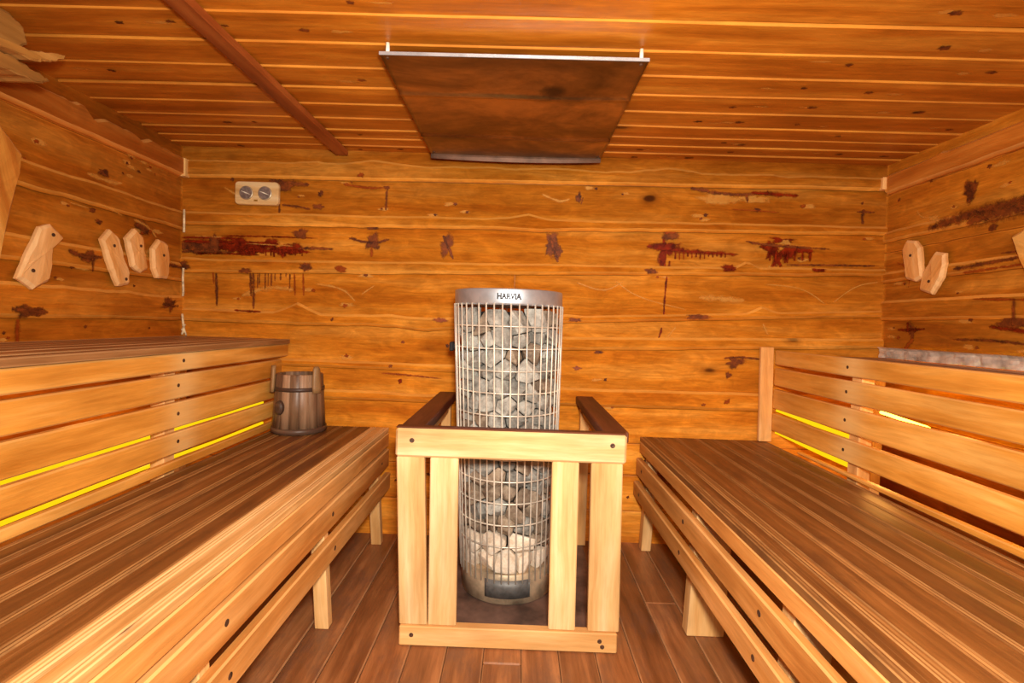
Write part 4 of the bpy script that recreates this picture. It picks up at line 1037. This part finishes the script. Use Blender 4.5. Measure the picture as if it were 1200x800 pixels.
for i, (p, a, da, low) in enumerate(cells):
    if abs(da) > math.radians(118): continue
    bm = bmesh.new(); bmesh.ops.create_cube(bm, size=.16)
    cuts = []
    for j, (q, *_r) in enumerate(cells):
        d = q - p
        if j != i and d.length < .19: cuts.append((d.normalized(), d.length / 2 - (.004 if low else .0018)))
    ax = Vector((math.cos(a), math.sin(a), 0)); tg = Vector((-math.sin(a), math.cos(a), 0)); up = Vector((0, 0, 1))
    cx, cy = sc(p.z); rad = (Vector((p.x - cx, p.y - cy, 0))).length
    ro_ = sr(p.z) - .006
    for da2 in (-.34, -.17, 0, .17, .34):
        nn = Vector((math.cos(a + da2), math.sin(a + da2), 0))
        cuts.append((nn, ro_ - Vector((p.x - cx, p.y - cy, 0)).dot(nn)))
    cuts.append((-ax, rad - (sr(p.z) - .080)))
    cuts.append((-up, p.z - ZB - .001)); cuts.append((up, ZT - .012 - p.z + rnd.uniform(-.015, .0)))
    for _ in range(3 if low else 5):                       # broken faces
        nn = (ax * rnd.uniform(.35, 1) + tg * rnd.uniform(-.9, .9) + up * rnd.uniform(-.8, .8)).normalized()
        cuts.append((nn, rnd.uniform(.026, .038)))
    for nn, d in cuts:
        g = bm.verts[:] + bm.edges[:] + bm.faces[:]
        if len(bm.faces) < 3: break
        bmesh.ops.bisect_plane(bm, geom=g, plane_co=nn * d, plane_no=nn, clear_outer=True)
        ed = [e for e in bm.edges if e.is_boundary]
        if ed: bmesh.ops.edgeloop_fill(bm, edges=ed)
    if len(bm.faces) < 4: bm.free(); continue
    bmesh.ops.remove_doubles(bm, verts=bm.verts[:], dist=.0035)
    bmesh.ops.dissolve_degenerate(bm, edges=bm.edges[:], dist=.002)
    bmesh.ops.bevel(bm, geom=bm.edges[:], offset=.015 if low else .0055, segments=3 if low else 2, profile=.5, affect='EDGES', clamp_overlap=True)
    bmesh.ops.recalc_face_normals(bm, faces=bm.faces[:])
    me = bpy.data.meshes.new('stove_stone'); bm.to_mesh(me); bm.free()
    kind = ('p' if p.z < .185 or rnd.random() < .55 else 'w') if low else ('w' if (p.z < .55 and rnd.random() < .6) or rnd.random() < .10 else 'g')
    for f in me.polygons: f.use_smooth = low
    me.materials.append(SMAT[kind])
    o = bpy.data.objects.new('stove_stone', me); C.objects.link(o); o.location = p
    tag(o, LAB[kind][0], 'stone', LAB[kind][1])

# dark sheet on the floor under the stove
mb = MB(); board(mb, (-.385, .375), (-.912, -.03), (.0006, .0045), 0, .001); tag(mb.build('hearth_sheet', M_mat), 'dark brown sheet on the floor under the stove', 'floor sheet')

# ------------------------------------------------------------------ wooden guard round the stove
gd_ = thing('stove_guard', (-.015, -.5, 0), 'pale pine slatted guard fencing in the sauna stove', 'stove guard')
mb = MB(); board(mb, (-.424, .396), (-.953, -.915), (.684, .7875), 0, .008, .5, bwear=.2); tr = mb.build('top_rail', M_pale, gd_)
mb = MB(); board(mb, (-.423, .395), (-.952, -.914), (.788, .793), 0, .002, .5); mb.build('top_cap', M_dark, gd_)
mb = MB(); board(mb, (-.395, .388), (-.955, -.915), (.0015, .073), 0, .004, .35, bwear=.2); bt = mb.build('bottom_rail', M_leg, gd_)
for x, z in ((-.365, .745), (.345, .75)): screw(tr, (x, -.953, z), (0, -1, 0), .009)
for x, z in ((-.35, .042), (.325, .045), (.335, .025)): screw(bt, (x, -.955, z), (0, -1, 0), .008)
for (a0, a1, b0, b1) in ((-.421, -.321, -.397, -.297), (-.300, -.199, -.293, -.191), (.135, .231, .141, .232), (.274, .386, .283, .385)):
    mb = MB(); sk = lambda c, a0=a0, b0=b0: c + Vector(((b0 - a0) * (1 - (c.z - .074) / .61), 0, 0))
    board(mb, (a0, a1), (-.946, -.916), (.0735, .6835), 2, .004, random.uniform(.45, .6), bwear=.2, skew=sk); mb.build('slat', M_pale, gd_)
for (x0, x1) in ((-.414, -.322), (.318, .410)):
    mb = MB(); board(mb, (x0, x1), (-.9135, -.012), (.752, .792), 1, .004, .5); mb.build('side_rail', M_dark, gd_)
    xi = (x0 + .02, x0 + .07) if x0 < 0 else (x1 - .07, x1 - .02)
    mb = MB(); board(mb, (xi[0], xi[1]), (-.075, -.03), (.005, .7515), 2, .003, .5); mb.build('rear_post', M_leg, gd_)
    mb = MB(); board(mb, (xi[0] + .01, xi[1] - .01), (-.9135, -.078), (.69, .7515), 1, .003, .4); mb.build('side_bearer', M_leg, gd_)

# ------------------------------------------------------------------ light
def area(name, loc, target, size, power, col, sizey=None):
    l = bpy.data.lights.new(name, 'AREA'); l.energy = power; l.color = col; l.size = size
    if sizey: l.shape = 'RECTANGLE'; l.size_y = sizey
    o = bpy.data.objects.new(name, l); C.objects.link(o); o.location = loc
    o.rotation_euler = (Vector(target) - Vector(loc)).to_track_quat('-Z', 'Y').to_euler()
    return o
area('flash_lamp', (.06, -2.78, 1.36), (.25, 0, .92), .14, 66, (1, .93, .82))
area('room_fill', (.5, -3.0, 1.5), (.3, -.5, .9), 1.0, 14, (1, .88, .70), .5)  # added soft fill behind the camera, not a fitting of the room
area('bounce_fill', (.05, -2.1, 1.72), (.05, -1.9, 2.2), .3, 7, (1, .9, .74))  # added fill aimed up, standing in for flash bounced off the ceiling
for sx in (-1, 1):
    for y, z, e in ((-.5, .72, 1.8), (-1.4, .72, 1.8), (-.9, .92, 1.2), (-1.9, .92, 1.2)):
        l = bpy.data.lights.new('led_glow', 'POINT'); l.energy = e * (1.8 if sx > 0 else 1); l.color = (1, .46, .1); l.shadow_soft_size = .05
        o = bpy.data.objects.new('led_glow', l); C.objects.link(o); o.location = (sx * 1.62, y, z)
w = bpy.data.worlds.new('World'); bpy.context.scene.world = w; w.use_nodes = True
w.node_tree.nodes['Background'].inputs[0].default_value = (1, .86, .68, 1); w.node_tree.nodes['Background'].inputs[1].default_value = .3

# ------------------------------------------------------------------ camera
cam = bpy.data.cameras.new('camera'); co = bpy.data.objects.new('camera', cam); C.objects.link(co)
cam.sensor_width = 36; cam.lens = 596.4 / 1200 * 36; cam.clip_start = .02
pi_, ya, ro = math.radians(2.0361), math.radians(.6947), math.radians(1.8178)
r0 = Vector((math.cos(ya), math.sin(ya), 0)); fh = Vector((-math.sin(ya), math.cos(ya), 0)); up = Vector((0, 0, 1))
fw = fh * math.cos(pi_) - up * math.sin(pi_); u0 = up * math.cos(pi_) + fh * math.sin(pi_)
c_, s_ = math.cos(ro), math.sin(ro)
right = r0 * c_ + u0 * s_; upv = -r0 * s_ + u0 * c_
m = Matrix((right, upv, -fw)).transposed().to_4x4(); m.translation = CAM
co.matrix_world = m
sc_ = bpy.context.scene
sc_.camera = co
vs = sc_.view_settings
vs.view_transform = 'Standard'; vs.look = 'None'; vs.exposure = 0; vs.gamma = 1; vs.use_curve_mapping = False
